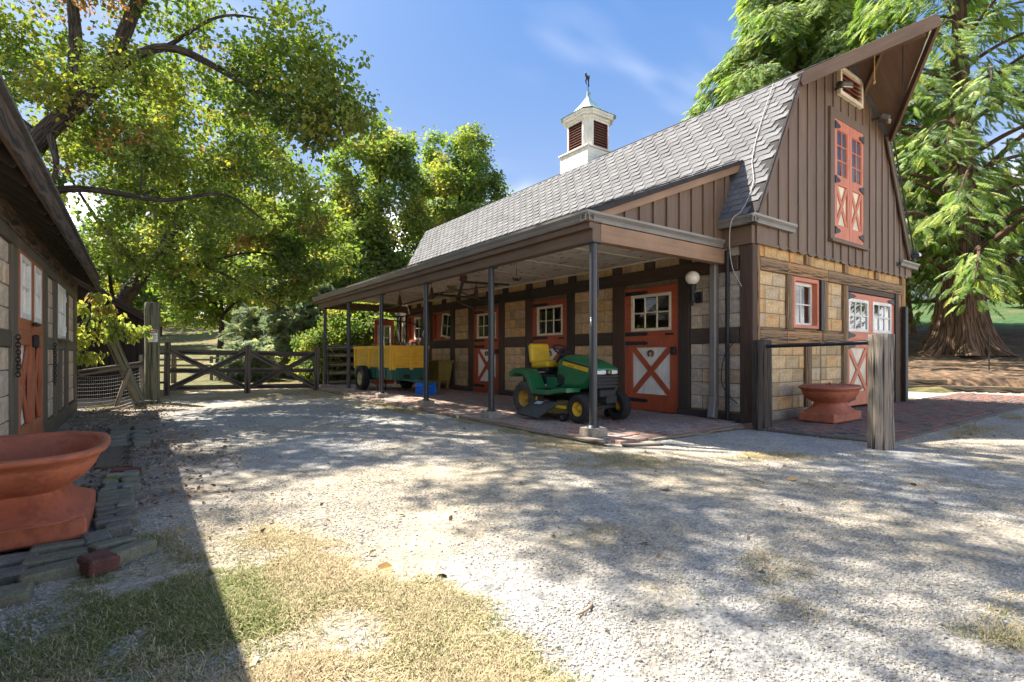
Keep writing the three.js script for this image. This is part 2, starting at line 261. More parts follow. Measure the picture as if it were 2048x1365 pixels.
{
  // everything beyond the yard: dry field at the back, lawn up the hill at the right
  const tg = tex(512, (u, v) => { const p = fbm(u, v, 6, 6, 5, 451), q = fbm(u, v, 60, 60, 3, 453), s = smooth(0.42, 0.62, p); const k = 0.75 + 0.6 * (q - 0.5); return [lerp(0.60, 0.74, s) * k, lerp(0.58, 0.64, s) * k, lerp(0.33, 0.42, s) * k]; });
  sheet('ground', stretch(-420, 520, 5, 90), stretch(-640, 260, -8, 90), (x, z) => x > -10 && x < 19 && z > -17.4 && z < 24 ? -0.12 : x > 17 && x < 95 && z > -60 && z < 22 ? -0.06 : 0, mat(0.50, 0.52, 0.42, { map: rep(tg, 1 / 7, 1 / 7), rough: 1 }));
  const tl = tex(512, (u, v) => { const p = fbm(u, v, 5, 5, 5, 461), q = fbm(u, v, 70, 70, 3, 463); const k = 0.72 + 0.7 * (q - 0.5), s = smooth(0.42, 0.66, p); return [lerp(0.42, 0.66, s) * k, lerp(0.62, 0.66, s) * k, lerp(0.26, 0.38, s) * k]; });
  sheet('lawn', range(14, 95, 160), range(-60, 22, 100), 0.012, mat(0.42, 0.46, 0.40, { map: rep(tl, 1 / 5, 1 / 5), rough: 1 }), (x, z) => bd(x, z) > 0.9 && Math.hypot(x - 23.1, z + 5.5) > 6.6 + 2.2 * nf(x * 0.5, z * 0.5, 471, 2));
  // bark litter under the redwood
  const tm = tex(512, (u, v) => { const p = fbm(u, v, 40, 24, 4, 481), q = fbm(u, v, 5, 5, 4, 483); const k = 0.5 + 0.9 * (p - 0.5) + 0.3 * (q - 0.5); return [k * 1.05, k * 0.86, k * 0.68]; });
  sheet('bark_mulch', range(14.0, 32, 150), range(-15, 4, 150), 0.016, mat(0.36, 0.33, 0.29, { map: rep(tm, 1 / 2.5, 1 / 2.5), rough: 1 }), (x, z) => bd(x, z) > -0.02 && Math.hypot(x - 23.1, z + 5.5) < 7.6 + 2.2 * nf(x * 0.5, z * 0.5, 471, 2));
}
// loose stones of the gravel, densest where they show
{
  const r = rng(600), pos = [], C = new THREE.Color();
  const D = new THREE.Vector3(), F = [0.5852, -0.8109], R = [0.8109, 0.5852];
  while (pos.length < 110000) {
    const s = 1.5 + Math.pow(r(), 1.5) * 9, l = (r() * 2 - 1) * s * 1.02, x = F[0] * s + R[0] * l, z = F[1] * s + R[1] * l;
    if (x < -0.6 || z < -12 || (x > 4.02 && z < -3.9) || (x > 6.6 && z < -2.2) || x > 16) continue;
    const G = grassMask(x, z), L = litterMask(x, z); if (r() < G * 0.93 || r() < L * 0.75) continue;
    const cl = nf(x * 1.4, z * 1.4, 611, 3); if (r() > smooth(0.36, 0.66, cl) + 0.06) continue;
    pos.push([x, z]);
  }
  const g = new THREE.IcosahedronGeometry(1, 0); { const a = g.attributes.position; for (let i = 0; i < a.count; i++) { const h = perm[Math.abs(Math.round(a.getX(i) * 31 + a.getY(i) * 57 + a.getZ(i) * 91)) & 1023]; a.setXYZ(i, a.getX(i) * (0.75 + 0.5 * h), a.getY(i) * 0.62, a.getZ(i) * (0.7 + 0.5 * h)); } g.computeVertexNormals(); }
  const im = new THREE.InstancedMesh(g, mat(1, 1, 1, { rough: 0.95 }), pos.length); im.name = 'gravel_stones'; im.castShadow = im.receiveShadow = true; stuff(im);
  const mx = new THREE.Matrix4(), q = new THREE.Quaternion(), e = new THREE.Euler();
  pos.forEach(([x, z], i) => { const sz = 0.0026 + 0.0046 * Math.pow(r(), 2.2) + (r() < 0.02 ? 0.006 : 0); e.set((r() - 0.5) * 0.9, r() * 6.28, (r() - 0.5) * 0.9); q.setFromEuler(e); mx.compose(V(x, gh(x, z) + 0.006 + sz * 0.2, z), q, V(sz, sz, sz)); im.setMatrixAt(i, mx); const k = 0.20 + 0.26 * r(), t = r(); C.setRGB(k * (1 + 0.04 * t), k * (0.97 - 0.03 * t), k * (0.93 - 0.20 * t)); im.setColorAt(i, C); });
  scene.add(im);
}
// brick paving: the nearest bricks one by one, the far ones as one sheet of bricks
function paving(name, x0, x1, z0, z1, yTop, alongX, mats, seed, cols, edge) {
  const g = new THREE.Group(); g.name = name; struct(g); scene.add(g); const r = rng(seed), L = 0.203, W = 0.1, list = [];
  bx(g, 'sand_bed', x0 + 0.01, x1 - 0.01, yTop - 0.1, yTop - 0.012, z0 + 0.01, z1 - 0.01, mat(0.17, 0.14, 0.11, { map: T.stone, rough: 1 }), 0.002);
  const A0 = alongX ? x0 : z0, A1 = alongX ? x1 : z1, B0 = alongX ? z0 : x0, B1 = alongX ? z1 : x1; let row = 0;
  for (let b = B0; b < B1 - 0.05; b += W, row++) for (let a = A0 - (row % 2 ? L / 2 : 0); a < A1 - 0.03; a += L) { const s = Math.max(a, A0), e = Math.min(a + L, A1); if (e - s < 0.04) continue; const X = alongX ? (s + e) / 2 : b + W / 2, Z = alongX ? b + W / 2 : (s + e) / 2; if (edge && !edge(X, Z)) continue; list.push([X, Z, e - s]); }
  list.sort((p, q) => Math.hypot(p[0], p[1]) - Math.hypot(q[0], q[1]));
  const far = [];
  list.forEach(([X, Z, l], i) => {
    const len = Math.round((l - 0.007) * 50) / 50, gg = alongX ? cbox(len, 0.05, W - 0.007, 0.005) : cbox(W - 0.007, 0.05, len, 0.005), k = Math.floor(r() * mats.length), y = yTop - 0.025 + (r() - 0.5) * 0.010 + (nf(X * 1.1, Z * 1.1, seed, 2) - 0.5) * 0.03, rx = (r() - 0.5) * 0.05, ry = (r() - 0.5) * 0.04, rz = (r() - 0.5) * 0.05;
    if (i < 300) add(g, 'brick', gg, mats[k], [X, y, Z], [rx, ry, rz]);
    else { const c = at(gg, X, y, Z, rx, ry, rz), n = c.attributes.position.count, a = new Float32Array(n * 3); for (let q = 0; q < n; q++) { a[q * 3] = cols[k][0]; a[q * 3 + 1] = cols[k][1]; a[q * 3 + 2] = cols[k][2]; } c.setAttribute('color', new THREE.BufferAttribute(a, 3)); far.push(c); }
  });
  if (far.length) { const m = mats[0].clone(); m.color.setRGB(1, 1, 1); m.vertexColors = true; stuff(add(g, 'far_bricks', mergeGeometries(far), m)); }
  return g;
}
const brickCols = [[0.50, 0.31, 0.23], [0.48, 0.335, 0.265], [0.44, 0.34, 0.285], [0.53, 0.27, 0.185], [0.40, 0.32, 0.265], [0.52, 0.39, 0.315]];
const brickMats = brickCols.map(c => mat(c[0], c[1], c[2], { map: T.brick, bump: T.stoneB, bs: 0.004, rough: 0.92, rx: 3, ry: 3 }));
paving('porch_paving', 4.09, 6.93, -15.6, -4.12, 0.052, false, brickMats, 701, brickCols);
paving('porch_border', 4.30, 6.72, -4.115, -3.915, 0.05, true, [brickMats[3], brickMats[0], brickMats[5]], 703, [brickCols[3], brickCols[0], brickCols[5]]);
const apronCols = [[0.30, 0.145, 0.105], [0.34, 0.135, 0.09], [0.23, 0.15, 0.12], [0.18, 0.135, 0.11], [0.27, 0.175, 0.135]];
const apronMats = apronCols.map(c => mat(c[0], c[1], c[2], { map: T.brick, bump: T.stoneB, bs: 0.004, rough: 0.92, rx: 3, ry: 3 }));
paving('brick_apron', 6.6, 16.4, -3.90, -2.2, 0.045, true, apronMats, 709, apronCols, (x, z) => z < -2.2 - 1.45 * smooth(7.15, 6.55, x - 0.25 * (nf(x * 3, z * 3, 77, 2) - 0.5)) + 0 && z < -2.22 - 0.035 * (x - 6.8) * 0.6 + 0.04 * Math.sin(x * 7));
// ---------------------------------------------------------------- the barn
const BX = 9.8, BZ = -10;
const barn = top('barn', 'long gambrel-roofed stone-block barn with brown hayloft gable and covered porch', 'barn', [BX, 0, BZ]);
const bw = name => part(barn, name, [-BX, 0, -BZ]);              // a part drawn in world coordinates
const onB = o => { o.position.x -= BX; o.position.z -= BZ; return o; };
const XL = 6.97, ZG = -3.92, ZF = -16.1, XR = 12.7;              // outer faces of the block walls
const KN = [8.044, 5.18], RIDGE = [9.8, 6.12], EAVE = [6.823, 2.927];
const roofY = x => { const d = Math.abs(x - 9.8), a = 9.8 - KN[0]; return d < a ? lerp(RIDGE[1], KN[1], d / a) : lerp(KN[1], EAVE[1], (d - a) / (KN[0] - EAVE[0])); };

// courses of blocks in a rectangle; a = along the wall, put(a, y, w, h) places one
function courses(a0, a1, y0, y1, seed, put, yBase = 0.166, bh = 0.2035, bl = 0.4) {
  const r = rng(seed), J = 0.009;
  for (let k = Math.floor((y0 - yBase) / bh + 1e-4); ; k++) {
    const b = Math.max(y0, yBase + k * bh), t = Math.min(y1, yBase + (k + 1) * bh); if (b >= y1 - 0.02) break; if (t - b < 0.03) continue;
    let x = a0, odd = (k & 1) === 0, first = true;
    while (x < a1 - 0.02) { let L = first && odd ? bl / 2 : bl; first = false; let e = x + L; if (a1 - e < 0.09) e = a1; if (r() < 0.16 && e - x > 0.35) e = x + L / 2; e = Math.min(e, a1); if (e - x > 0.03) put((x + e) / 2, (b + t) / 2, e - x - J, t - b - J, r); x = e; }
  }
}
// porch wall
{
  const W = bw('porch_wall');
  const holes = [[-6.22, -5.14, 0, 2.125], [-8.84, -7.77, 0, 2.125], [-11.27, -10.16, 0, 2.125], [-13.66, -12.5, 1.39, 2.2], [-15.4, -14.3, 1.39, 2.2]];
  // core: local x = world z
  const s = poly([[ZF, -0.3], [-4.0, -0.3], [-4.0, 3.2], [ZF, 3.2]]);
  // openings that reach the floor are cut from the outline, windows are holes
  const o = [[ZF, 0.001]]; const pts = [[ZF, -0.3], [-11.27, -0.3], [-11.27, 2.125], [-10.16, 2.125], [-10.16, -0.3], [-8.84, -0.3], [-8.84, 2.125], [-7.77, 2.125], [-7.77, -0.3], [-6.22, -0.3], [-6.22, 2.125], [-5.14, 2.125], [-5.14, -0.3], [-4.0, -0.3], [-4.0, 3.0], [ZF, 3.0]];
  const sh = poly(pts); for (const h of holes.slice(3)) rectHole(sh, h[0], h[1], h[2], h[3]);
  const g = extr(sh, 0.2); g.rotateY(-Math.PI / 2);                     // local z -> -x
  add(W, 'wall_core', boxUV(g), M.mortar, [7.18, 0, 0]);
  const put = mats => (a, y, w, h, r) => { const th = 0.06, x = XL + (r() - 0.5) * 0.008; add(W, 'block', cbox(th, Math.round(h * 200) / 200, Math.round(w * 100) / 100, 0.006), vary(mats, r), [x + th / 2, y, a]); };
  const cells = [[-4.91, -4.09], [-7.55, -6.52], [-9.95, -9.12], [-12.3, -11.55], [-15.85, -15.6]];
  cells.forEach(([a, b], i) => { const m = i === 0 ? M.blockN : M.blockP; courses(a, b, 0.15, 1.16, 11 + i, put(m)); courses(a, b, 1.376, 2.2, 31 + i, put(m)); });
  for (const [a, b] of [[-14.1, -12.5], [-15.6, -14.1]]) courses(a, b, 0.15, 1.16, 51, put(M.blockP));
  courses(-14.1, -13.86, 1.376, 2.2, 57, put(M.blockP));
  // short row under the porch ceiling between stub studs
  const stubs = [-4.0, -5.0, -5.7, -6.43, -7.61, -8.3, -9.0, -9.9, -10.6, -11.4, -12.1, -12.9, -13.75, -14.5, -15.2, -15.97];
  for (let i = 0; i < stubs.length - 1; i++) courses(stubs[i + 1] + 0.105, stubs[i] - 0.105, 2.41, 2.60, 71 + i, put(i === 0 ? M.blockN : M.blockP), 2.41, 0.2);
  const F = bw('porch_timber_frame'), r = rng(5), tm = () => vary(M.timberD, r);
  const beamZ = (name, z0, z1, y0, y1, d = 0) => bx(F, name, XL - 0.04 - d - r() * 0.006, XL + 0.05, y0, y1, z0, z1, tm(), 0.008);
  for (const z of stubs.slice(1)) beamZ('stub_post', z - 0.1, z + 0.1, 2.412, 2.6, -0.006);
  for (const [a, b] of [[-5.115, -4.915], [-6.515, -6.224], [-7.745, -7.555], [-9.115, -8.865], [-10.155, -9.955], [-11.545, -11.275], [-12.495, -12.305], [-13.855, -13.665], [-14.295, -14.105], [-15.595, -15.405], [-16.1, -15.855]]) beamZ('wall_post', a, b, 0.145, 2.2);
  for (let z = -16.1; z < -4.3;) { const e = Math.min(-4.085, z + 2.4); beamZ('top_beam', z, e - 0.006, 2.203, 2.408, 0.006); z = e; }
  for (const [a, b] of [...cells, [-13.66, -12.5], [-15.4, -14.3], [-14.1, -13.86]]) beamZ('rail_beam', a + 0.004, b - 0.004, 1.16, 1.374, -0.01);
  for (const [a, b] of [[-16.1, -11.28], [-10.15, -8.85], [-7.76, -6.23], [-5.13, -4.05]]) beamZ('sill_beam', a, b, 0.0, 0.143, 0.01);
  bx(F, 'corner_post', 6.93, 7.05, 0, 2.54, -4.08, -3.885, M.timberD[3], 0.01);
  bx(F, 'fascia', 6.90, 7.02, 2.54, 2.80, -4.5, -3.88, M.brown[0]);
}
// window made of a casing, bars and panes; origin z = 0 is the glass
function sash(g, x0, x1, y0, y1, cols, rows, fw, mw, m, depth = 0.035) {
  const s = poly([[x0, y0], [x1, y0], [x1, y1], [x0, y1]]); rectHole(s, x0 + fw, x1 - fw, y0 + fw, y1 - fw);
  add(g, 'window_frame', extr(s, depth - 0.006, 0.003), m, [0, 0, -depth / 2]);
  const W = (x1 - x0 - 2 * fw), H = (y1 - y0 - 2 * fw);
  for (let i = 1; i < cols; i++) bx(g, 'glazing_bar', x0 + fw + W * i / cols - mw / 2, x0 + fw + W * i / cols + mw / 2, y0 + fw, y1 - fw, -0.012, 0.012, m, 0.003);
  for (let j = 1; j < rows; j++) for (let i = 0; i < cols; i++) bx(g, 'glazing_bar', x0 + fw + W * i / cols + (i ? mw / 2 : 0), x0 + fw + W * (i + 1) / cols - (i < cols - 1 ? mw / 2 : 0), y0 + fw + H * j / rows - mw / 2, y0 + fw + H * j / rows + mw / 2, -0.010, 0.010, m, 0.003);
  const pg = cached(`pane${(W / cols).toFixed(3)},${(H / rows).toFixed(3)}`, () => new THREE.PlaneGeometry(W / cols, H / rows)), r = rng(Math.round(W * 1000 + H * 77));
  for (let i = 0; i < cols; i++) for (let j = 0; j < rows; j++) add(g, 'pane', pg, M.glass, [x0 + fw + W * (i + 0.5) / cols, y0 + fw + H * (j + 0.5) / rows, 0], [(r() - 0.5) * 0.03, (r() - 0.5) * 0.03, 0]);
}
function beadPanel(g, x0, x1, y0, y1, z, m) {
  const p = [[x0, 0]], n = Math.max(3, Math.round((x1 - x0) / 0.05)), w = (x1 - x0) / n;
  for (let i = 0; i < n; i++) { p.push([x0 + i * w + 0.004, 0.012], [x0 + (i + 1) * w - 0.004, 0.012], [x0 + (i + 1) * w, 0.006]); } p.push([x1, 0]);
  const e = new THREE.ExtrudeGeometry(poly(p), { depth: y1 - y0, bevelEnabled: false }); e.rotateX(-Math.PI / 2); // z -> y, y -> -z
  e.scale(1, 1, -1); const q = e.toNonIndexed ? (e.index ? e.toNonIndexed() : e) : e; const a = q.attributes.position.array; for (let i = 0; i < a.length; i += 9) for (let k = 0; k < 3; k++) { const t = a[i + 3 + k]; a[i + 3 + k] = a[i + 6 + k]; a[i + 6 + k] = t; }
  q.computeVertexNormals(); return add(g, 'bead_board_panel', boxUV(q, 1), m, [0, y0, z]);
}
function strapGeo(L) { return cached('strap' + L, () => { const s = new THREE.Shape(); s.moveTo(0, -0.034); s.lineTo(L * 0.75, -0.026); s.quadraticCurveTo(L * 0.9, -0.04, L, 0); s.quadraticCurveTo(L * 0.9, 0.04, L * 0.75, 0.026); s.lineTo(0, 0.034); s.closePath(); return extr(s, 0.008, 0.002); }); }
function spadeGeo(L) { return cached('spade' + L, () => { const s = new THREE.Shape(); s.moveTo(0, -0.06); s.lineTo(L * 0.2, -0.06); s.quadraticCurveTo(L * 0.45, -0.03, L * 0.62, -0.035); s.quadraticCurveTo(L * 0.8, -0.03, L, 0); s.quadraticCurveTo(L * 0.8, 0.03, L * 0.62, 0.035); s.quadraticCurveTo(L * 0.45, 0.03, L * 0.2, 0.06); s.lineTo(0, 0.06); s.closePath(); return extr(s, 0.01, 0.002); }); }
// frame of a leaf as one pierced board
function leafFrame(g, name, x0, x1, y0, y1, holes, m, z0 = 0, t = 0.03) { const s = poly([[x0, y0], [x1, y0], [x1, y1], [x0, y1]]); for (const h of holes) rectHole(s, ...h); return add(g, name, extr(s, t - 0.006, 0.003), m, [0, 0, z0 + 0.003]); }
function crossBrace(g, x0, x1, y0, y1, w, z, m) {
  const a = Math.atan2(y1 - y0, x1 - x0), L = Math.hypot(x1 - x0, y1 - y0) - w * 0.25;
  const o1 = add(g, 'cross_brace', cbox(L, w, 0.024, 0.005), m, [(x0 + x1) / 2, (y0 + y1) / 2, z], [0, 0, a]);
  const o2 = add(g, 'cross_brace', cbox(L, w, 0.020, 0.005), m, [(x0 + x1) / 2, (y0 + y1) / 2, z - 0.001], [0, 0, -a]); return [o1, o2];
}
function dutchDoor(z0, z1, label) {
  const w = z1 - z0 - 0.02, h = 2.06, g = part(barn, 'stable_door', [6.975 - BX, 0.055, (z0 + z1) / 2 - BZ], [0, -Math.PI / 2, 0]);
  if (label) g.userData.label = label;
  const X = w / 2, wx0 = -X + 0.14, wx1 = X - 0.13;
  bx(g, 'door_back', -X + 0.01, X - 0.01, 0.01, 1.2, -0.04, -0.012, M.redP);
  leafFrame(g, 'upper_leaf', -X, X, 1.212, h, [[wx0, wx1, 1.35, 1.93]], M.redP, -0.01, 0.035);
  leafFrame(g, 'lower_leaf', -X, X, 0.0, 1.206, [[wx0, wx1, 0.27, 1.06]], M.redP, -0.01, 0.035);
  const wg = part(g, 'door_window', [0, 0, 0.012]); void wg; g.remove(wg);
  const before = g.children.length; sash(g, wx0 - 0.02, wx1 + 0.02, 1.335, 1.945, 3, 2, 0.042, 0.022, M.cream, 0.045); for (const c of g.children.slice(before)) c.position.z += 0.012;
  beadPanel(g, wx0, wx1, 0.27, 1.06, -0.014, M.white);
  crossBrace(g, wx0, wx1, 0.27, 1.06, 0.095, 0.008, M.redP);
  add(g, 'horseshoe', new THREE.TorusGeometry(0.05, 0.016, 8, 20, Math.PI * 1.6), mat(0.16, 0.045, 0.025, { rough: 0.6 }), [0.0, 0.95, 0.018], [0, 0, -0.9]);
  for (const y of [1.985, 1.285, 1.13, 0.16]) add(g, 'strap_hinge', strapGeo(0.5), M.iron, [-X - 0.01, y, 0.028]);
  add(g, 'latch', cbox(0.17, 0.035, 0.02, 0.008), M.iron, [X - 0.14, 1.27, 0.034]);
  add(g, 'lock', cbox(0.09, 0.12, 0.05, 0.01), M.iron, [X - 0.06, 1.0, 0.045]);
  bar(g, 'door_casing', V(-X - 0.015, -0.05, -0.02), V(-X - 0.015, h + 0.02, -0.02), 0.03, 0.1, M.redP); bar(g, 'door_casing', V(X + 0.015, -0.05, -0.02), V(X + 0.015, h + 0.02, -0.02), 0.03, 0.1, M.redP);
  return g;
}
dutchDoor(-6.22, -5.14); dutchDoor(-8.84, -7.77); dutchDoor(-11.27, -10.16);
// two hopper windows of the porch wall, sashes tipped open
for (const [z0, z1, lean] of [[-13.66, -12.5, 0.16], [-15.4, -14.3, 0.03]]) {
  const g = part(barn, 'hopper_window', [7.02 - BX, 1.39, (z0 + z1) / 2 - BZ], [0, -Math.PI / 2, 0]), X = (z1 - z0) / 2;
  leafFrame(g, 'window_casing', -X, X, 0, 0.81, [[-X + 0.05, X - 0.05, 0.05, 0.76]], M.redP, -0.1, 0.12);
  bx(g, 'shutter_panel', -X + 0.05, -X + 0.42, 0.05, 0.76, -0.09, -0.06, M.redP);
  const n = g.children.length; sash(g, -X + 0.43, X - 0.06, 0.06, 0.74, 2, 2, 0.05, 0.025, M.white);
  for (const c of g.children.slice(n)) { c.rotation.z += -lean; const p = c.position, cx = 0.2, cy = 0.06, a = -lean, x = p.x - cx, y = p.y - cy; p.x = cx + x * Math.cos(a) - y * Math.sin(a); p.y = cy + x * Math.sin(a) + y * Math.cos(a); p.z -= 0.02; }
}
// gable wall, ground floor
{
  const W = bw('gable_wall');
  const sh = poly([[6.99, -0.3], [10.01, -0.3], [10.01, 2.16], [12.15, 2.16], [12.15, -0.3], [12.69, -0.3], [12.69, 2.9], [6.99, 2.9]]); rectHole(sh, 8.09, 8.93, 1.40, 2.19);
  add(W, 'wall_core', extr(sh, 0.2), M.mortar, [0, 0, -4.13]);
  const put = (a, y, w, h, r) => { const th = 0.06, z = ZG + (r() - 0.5) * 0.01; add(W, 'block', cbox(Math.round(w * 100) / 100, Math.round(h * 200) / 200, th, 0.007), vary(M.blockG, r), [a, y, z - th / 2]); };
  courses(7.125, 7.9, 1.376, 2.196, 101, put); courses(9.24, 9.83, 1.376, 2.196, 102, put);
  courses(7.125, 8.48, 0.166, 1.16, 103, put); courses(8.69, 9.04, 0.166, 1.16, 104, put); courses(9.06, 9.83, 0.166, 1.16, 105, put);
  const rusty = tones([0.72, 0.46, 0.20], [1, 0.88, [1.05, 0.92, 0.78], [1.0, 1.05, 1.1]], { map: T.stone, bump: T.stoneB, bs: 0.014, rough: 0.95, rx: 1.7, ry: 1.7 });          // rust-stained row under the siding hem
  const putR = (a, y, w, h, r) => add(W, 'block', cbox(Math.round(w * 100) / 100, Math.round(h * 200) / 200, 0.06, 0.007), vary(rusty, r), [a, y, ZG - 0.03 + (r() - 0.5) * 0.01]);
  let a = 7.125; [8.48, 9.86, 11.2, 12.5].forEach((b, i) => { courses(a, b, 2.395, 2.65, 106 + i, putR, 2.395, 0.26, 0.36); a = b + 0.19; });
  bx(W, 'skirting', 6.95, 9.83, -0.1, 0.160, -4.0, -3.905, M.concrete);
  const F = bw('gable_timber_frame'), r = rng(15), tm = () => vary(M.timberG, r);
  const bm = (n, x0, x1, y0, y1, d = 0, m) => bx(F, n, x0 + 0.003, x1 - 0.003, y0 + 0.003, y1 - 0.003, -4.0, -3.88 - d + r() * 0.006, m || tm(), 0.008);
  bm('corner_post', 7.052, 7.122, -0.05, 2.55, 0, M.timberG[0]); bm('corner_post', 12.52, 12.7, 0, 2.62, 0, M.timberG[2]);
  for (const [x0, x1] of [[7.125, 7.9], [7.9, 9.235], [9.235, 9.83], [9.83, 12.52]]) bm('lintel_beam', x0, x1, 2.196, 2.392);
  for (const [x0, x1] of [[7.125, 7.9], [7.9, 9.04], [9.06, 9.83]]) bm('rail_beam', x0, x1, 1.162, 1.374, 0.006);
  bm('window_post', 7.9, 8.075, 1.376, 2.194, 0.003, M.timberG[1]); bm('window_post', 9.05, 9.237, 1.376, 2.194, 0.003, M.timberG[1]); bm('wall_post', 8.485, 8.685, 0.17, 1.16, 0.012); bm('door_post', 9.835, 10.008, 0.02, 2.194, 0.004, M.timberG[1]);
  bx(F, 'window_post', 8.945, 9.045, 1.38, 2.19, -3.99, -3.86, M.iron);
  bm('door_post', 12.29, 12.515, 0.02, 2.194, 0.012, M.timberG[2]); bx(F, 'door_casing', 12.155, 12.285, 0.02, 2.19, -4.0, -3.87, M.timberD[0]);
  for (const x of [8.575, 9.955, 11.295]) bm('stub_post', x - 0.09, x + 0.09, 2.395, 2.63, 0.006);
  bx(F, 'door_header', 10.012, 12.15, 2.10, 2.19, -4.02, -3.895, M.timberD[2]);
  // window, set back in its opening
  const g = part(barn, 'gable_window', [8.51 - BX, 1.40, -3.99 - BZ]);
  leafFrame(g, 'window_casing', -0.415, 0.415, 0.005, 0.785, [[-0.36, 0.36, 0.05, 0.73]], M.redG, -0.05, 0.15);
  sash(g, -0.375, 0.375, 0.035, 0.735, 2, 2, 0.055, 0.024, M.white);
}
// double doors of the gable
for (const s of [-1, 1]) {
  const x0 = s < 0 ? 10.015 : 11.055, x1 = s < 0 ? 11.047 : 12.145, X = (x1 - x0) / 2;
  const g = part(barn, 'gable_door', [(x0 + x1) / 2 - BX, 0.09, -3.93 - BZ]);
  leafFrame(g, 'upper_leaf', -X, X, 1.166, 1.99, [[-X + 0.09, X - 0.17, 1.34, 1.86]], M.redG, -0.01, 0.035);
  leafFrame(g, 'lower_leaf', -X, X, 0, 1.158, [[-X + 0.1, X - 0.17, 0.24, 1.02]], M.redG, -0.01, 0.035);
  bx(g, 'door_back', -X + 0.02, X - 0.02, 0.02, 1.14, -0.04, -0.012, M.redG);
  const n = g.children.length; sash(g, -X + 0.06, X - 0.14, 1.31, 1.885, 3, 2, 0.05, 0.028, M.white, 0.045); for (const c of g.children.slice(n)) c.position.z += 0.012;
  beadPanel(g, -X + 0.1, X - 0.17, 0.24, 1.02, -0.014, M.cream); crossBrace(g, -X + 0.1, X - 0.17, 0.24, 1.02, 0.1, 0.008, M.redG);
  for (const y of [1.93, 1.24, 1.06, 0.12]) { const h = add(g, 'spade_hinge', spadeGeo(0.34), M.iron, [s * (X + 0.01), y, 0.03]); if (s > 0) h.rotation.z = Math.PI; }
}
// hayloft gable: boards with scalloped ends and battens
{
  const S = bw('gable_siding'), P = 0.2955, z = -3.86, r = rng(9);
  const topPts = (a, b) => { const p = [[b, roofY(b) - 0.03]]; for (const k of [11.556, 9.8, 8.044]) if (k > a + 0.01 && k < b - 0.01) p.push([k, roofY(k) - 0.03]); p.push([a, roofY(a) - 0.03]); return p; };
  const op = [[9.29, 10.48, 2.9, 4.93]];
  for (let i = 0, a = 6.99; a < 12.68; i++, a += P) {
    const b = Math.min(a + P, 12.72); let lo = 2.575; const isEnd = i < 2;
    const y0 = isEnd ? 2.545 : lo;
    const mk = (x0, x1, bottom, topP, name) => { const s = new THREE.Shape(); const p = topP; s.moveTo(x0, bottom); if (!isEnd && bottom < 2.6) s.quadraticCurveTo((x0 + x1) / 2, bottom - 0.085, x1, bottom); else s.lineTo(x1, bottom); p.forEach(q => s.lineTo(q[0], q[1])); s.closePath(); add(S, name, extr(s, 0.02, 0.002, 6), vary(M.brown, r), [0, 0, z - 0.02 + r() * 0.003]); };
    const h = op[0], A = a + 0.002, Bb = b - 0.002;
    if (Bb > h[0] && A < h[1]) {
      if (A < h[0] - 0.02) mk(A, h[0], y0, topPts(A, h[0]), 'siding_board');
      if (Bb > h[1] + 0.02) mk(h[1], Bb, y0, topPts(h[1], Bb), 'siding_board');
      const m0 = Math.max(A, h[0]), m1 = Math.min(Bb, h[1]); mk(m0, m1, y0, [[m1, h[2]], [m0, h[2]]], 'siding_board'); mk(m0, m1, h[3], topPts(m0, m1), 'siding_board');
    } else mk(A, Bb, y0, topPts(A, Bb), 'siding_board');
    // batten over the joint
    if (i > 1 || i === 1) {
      const w = 0.026, yb = isEnd ? 2.79 : 2.585, yt = roofY(a) - 0.05;
      const seg = a > 9.2 && a < 10.69 ? [[yb, 2.86], [5.06, yt]] : [[yb, yt]];
      for (const [q0, q1] of seg) if (q1 - q0 > 0.05) bx(S, 'batten', a - w, a + w, q0, q1, z - 0.001, z + 0.024, vary(M.brown, r), 0.004);
    }
  }
  // closed loft behind the boards
  const w = poly([[7.0, 2.6], [12.6, 2.6], ...topPts(7.0, 12.6)]); rectHole(w, 9.32, 10.45, 2.92, 4.9); add(S, 'wall_core', extr(w, 0.12), M.inside, [0, 0, -4.02]);
}
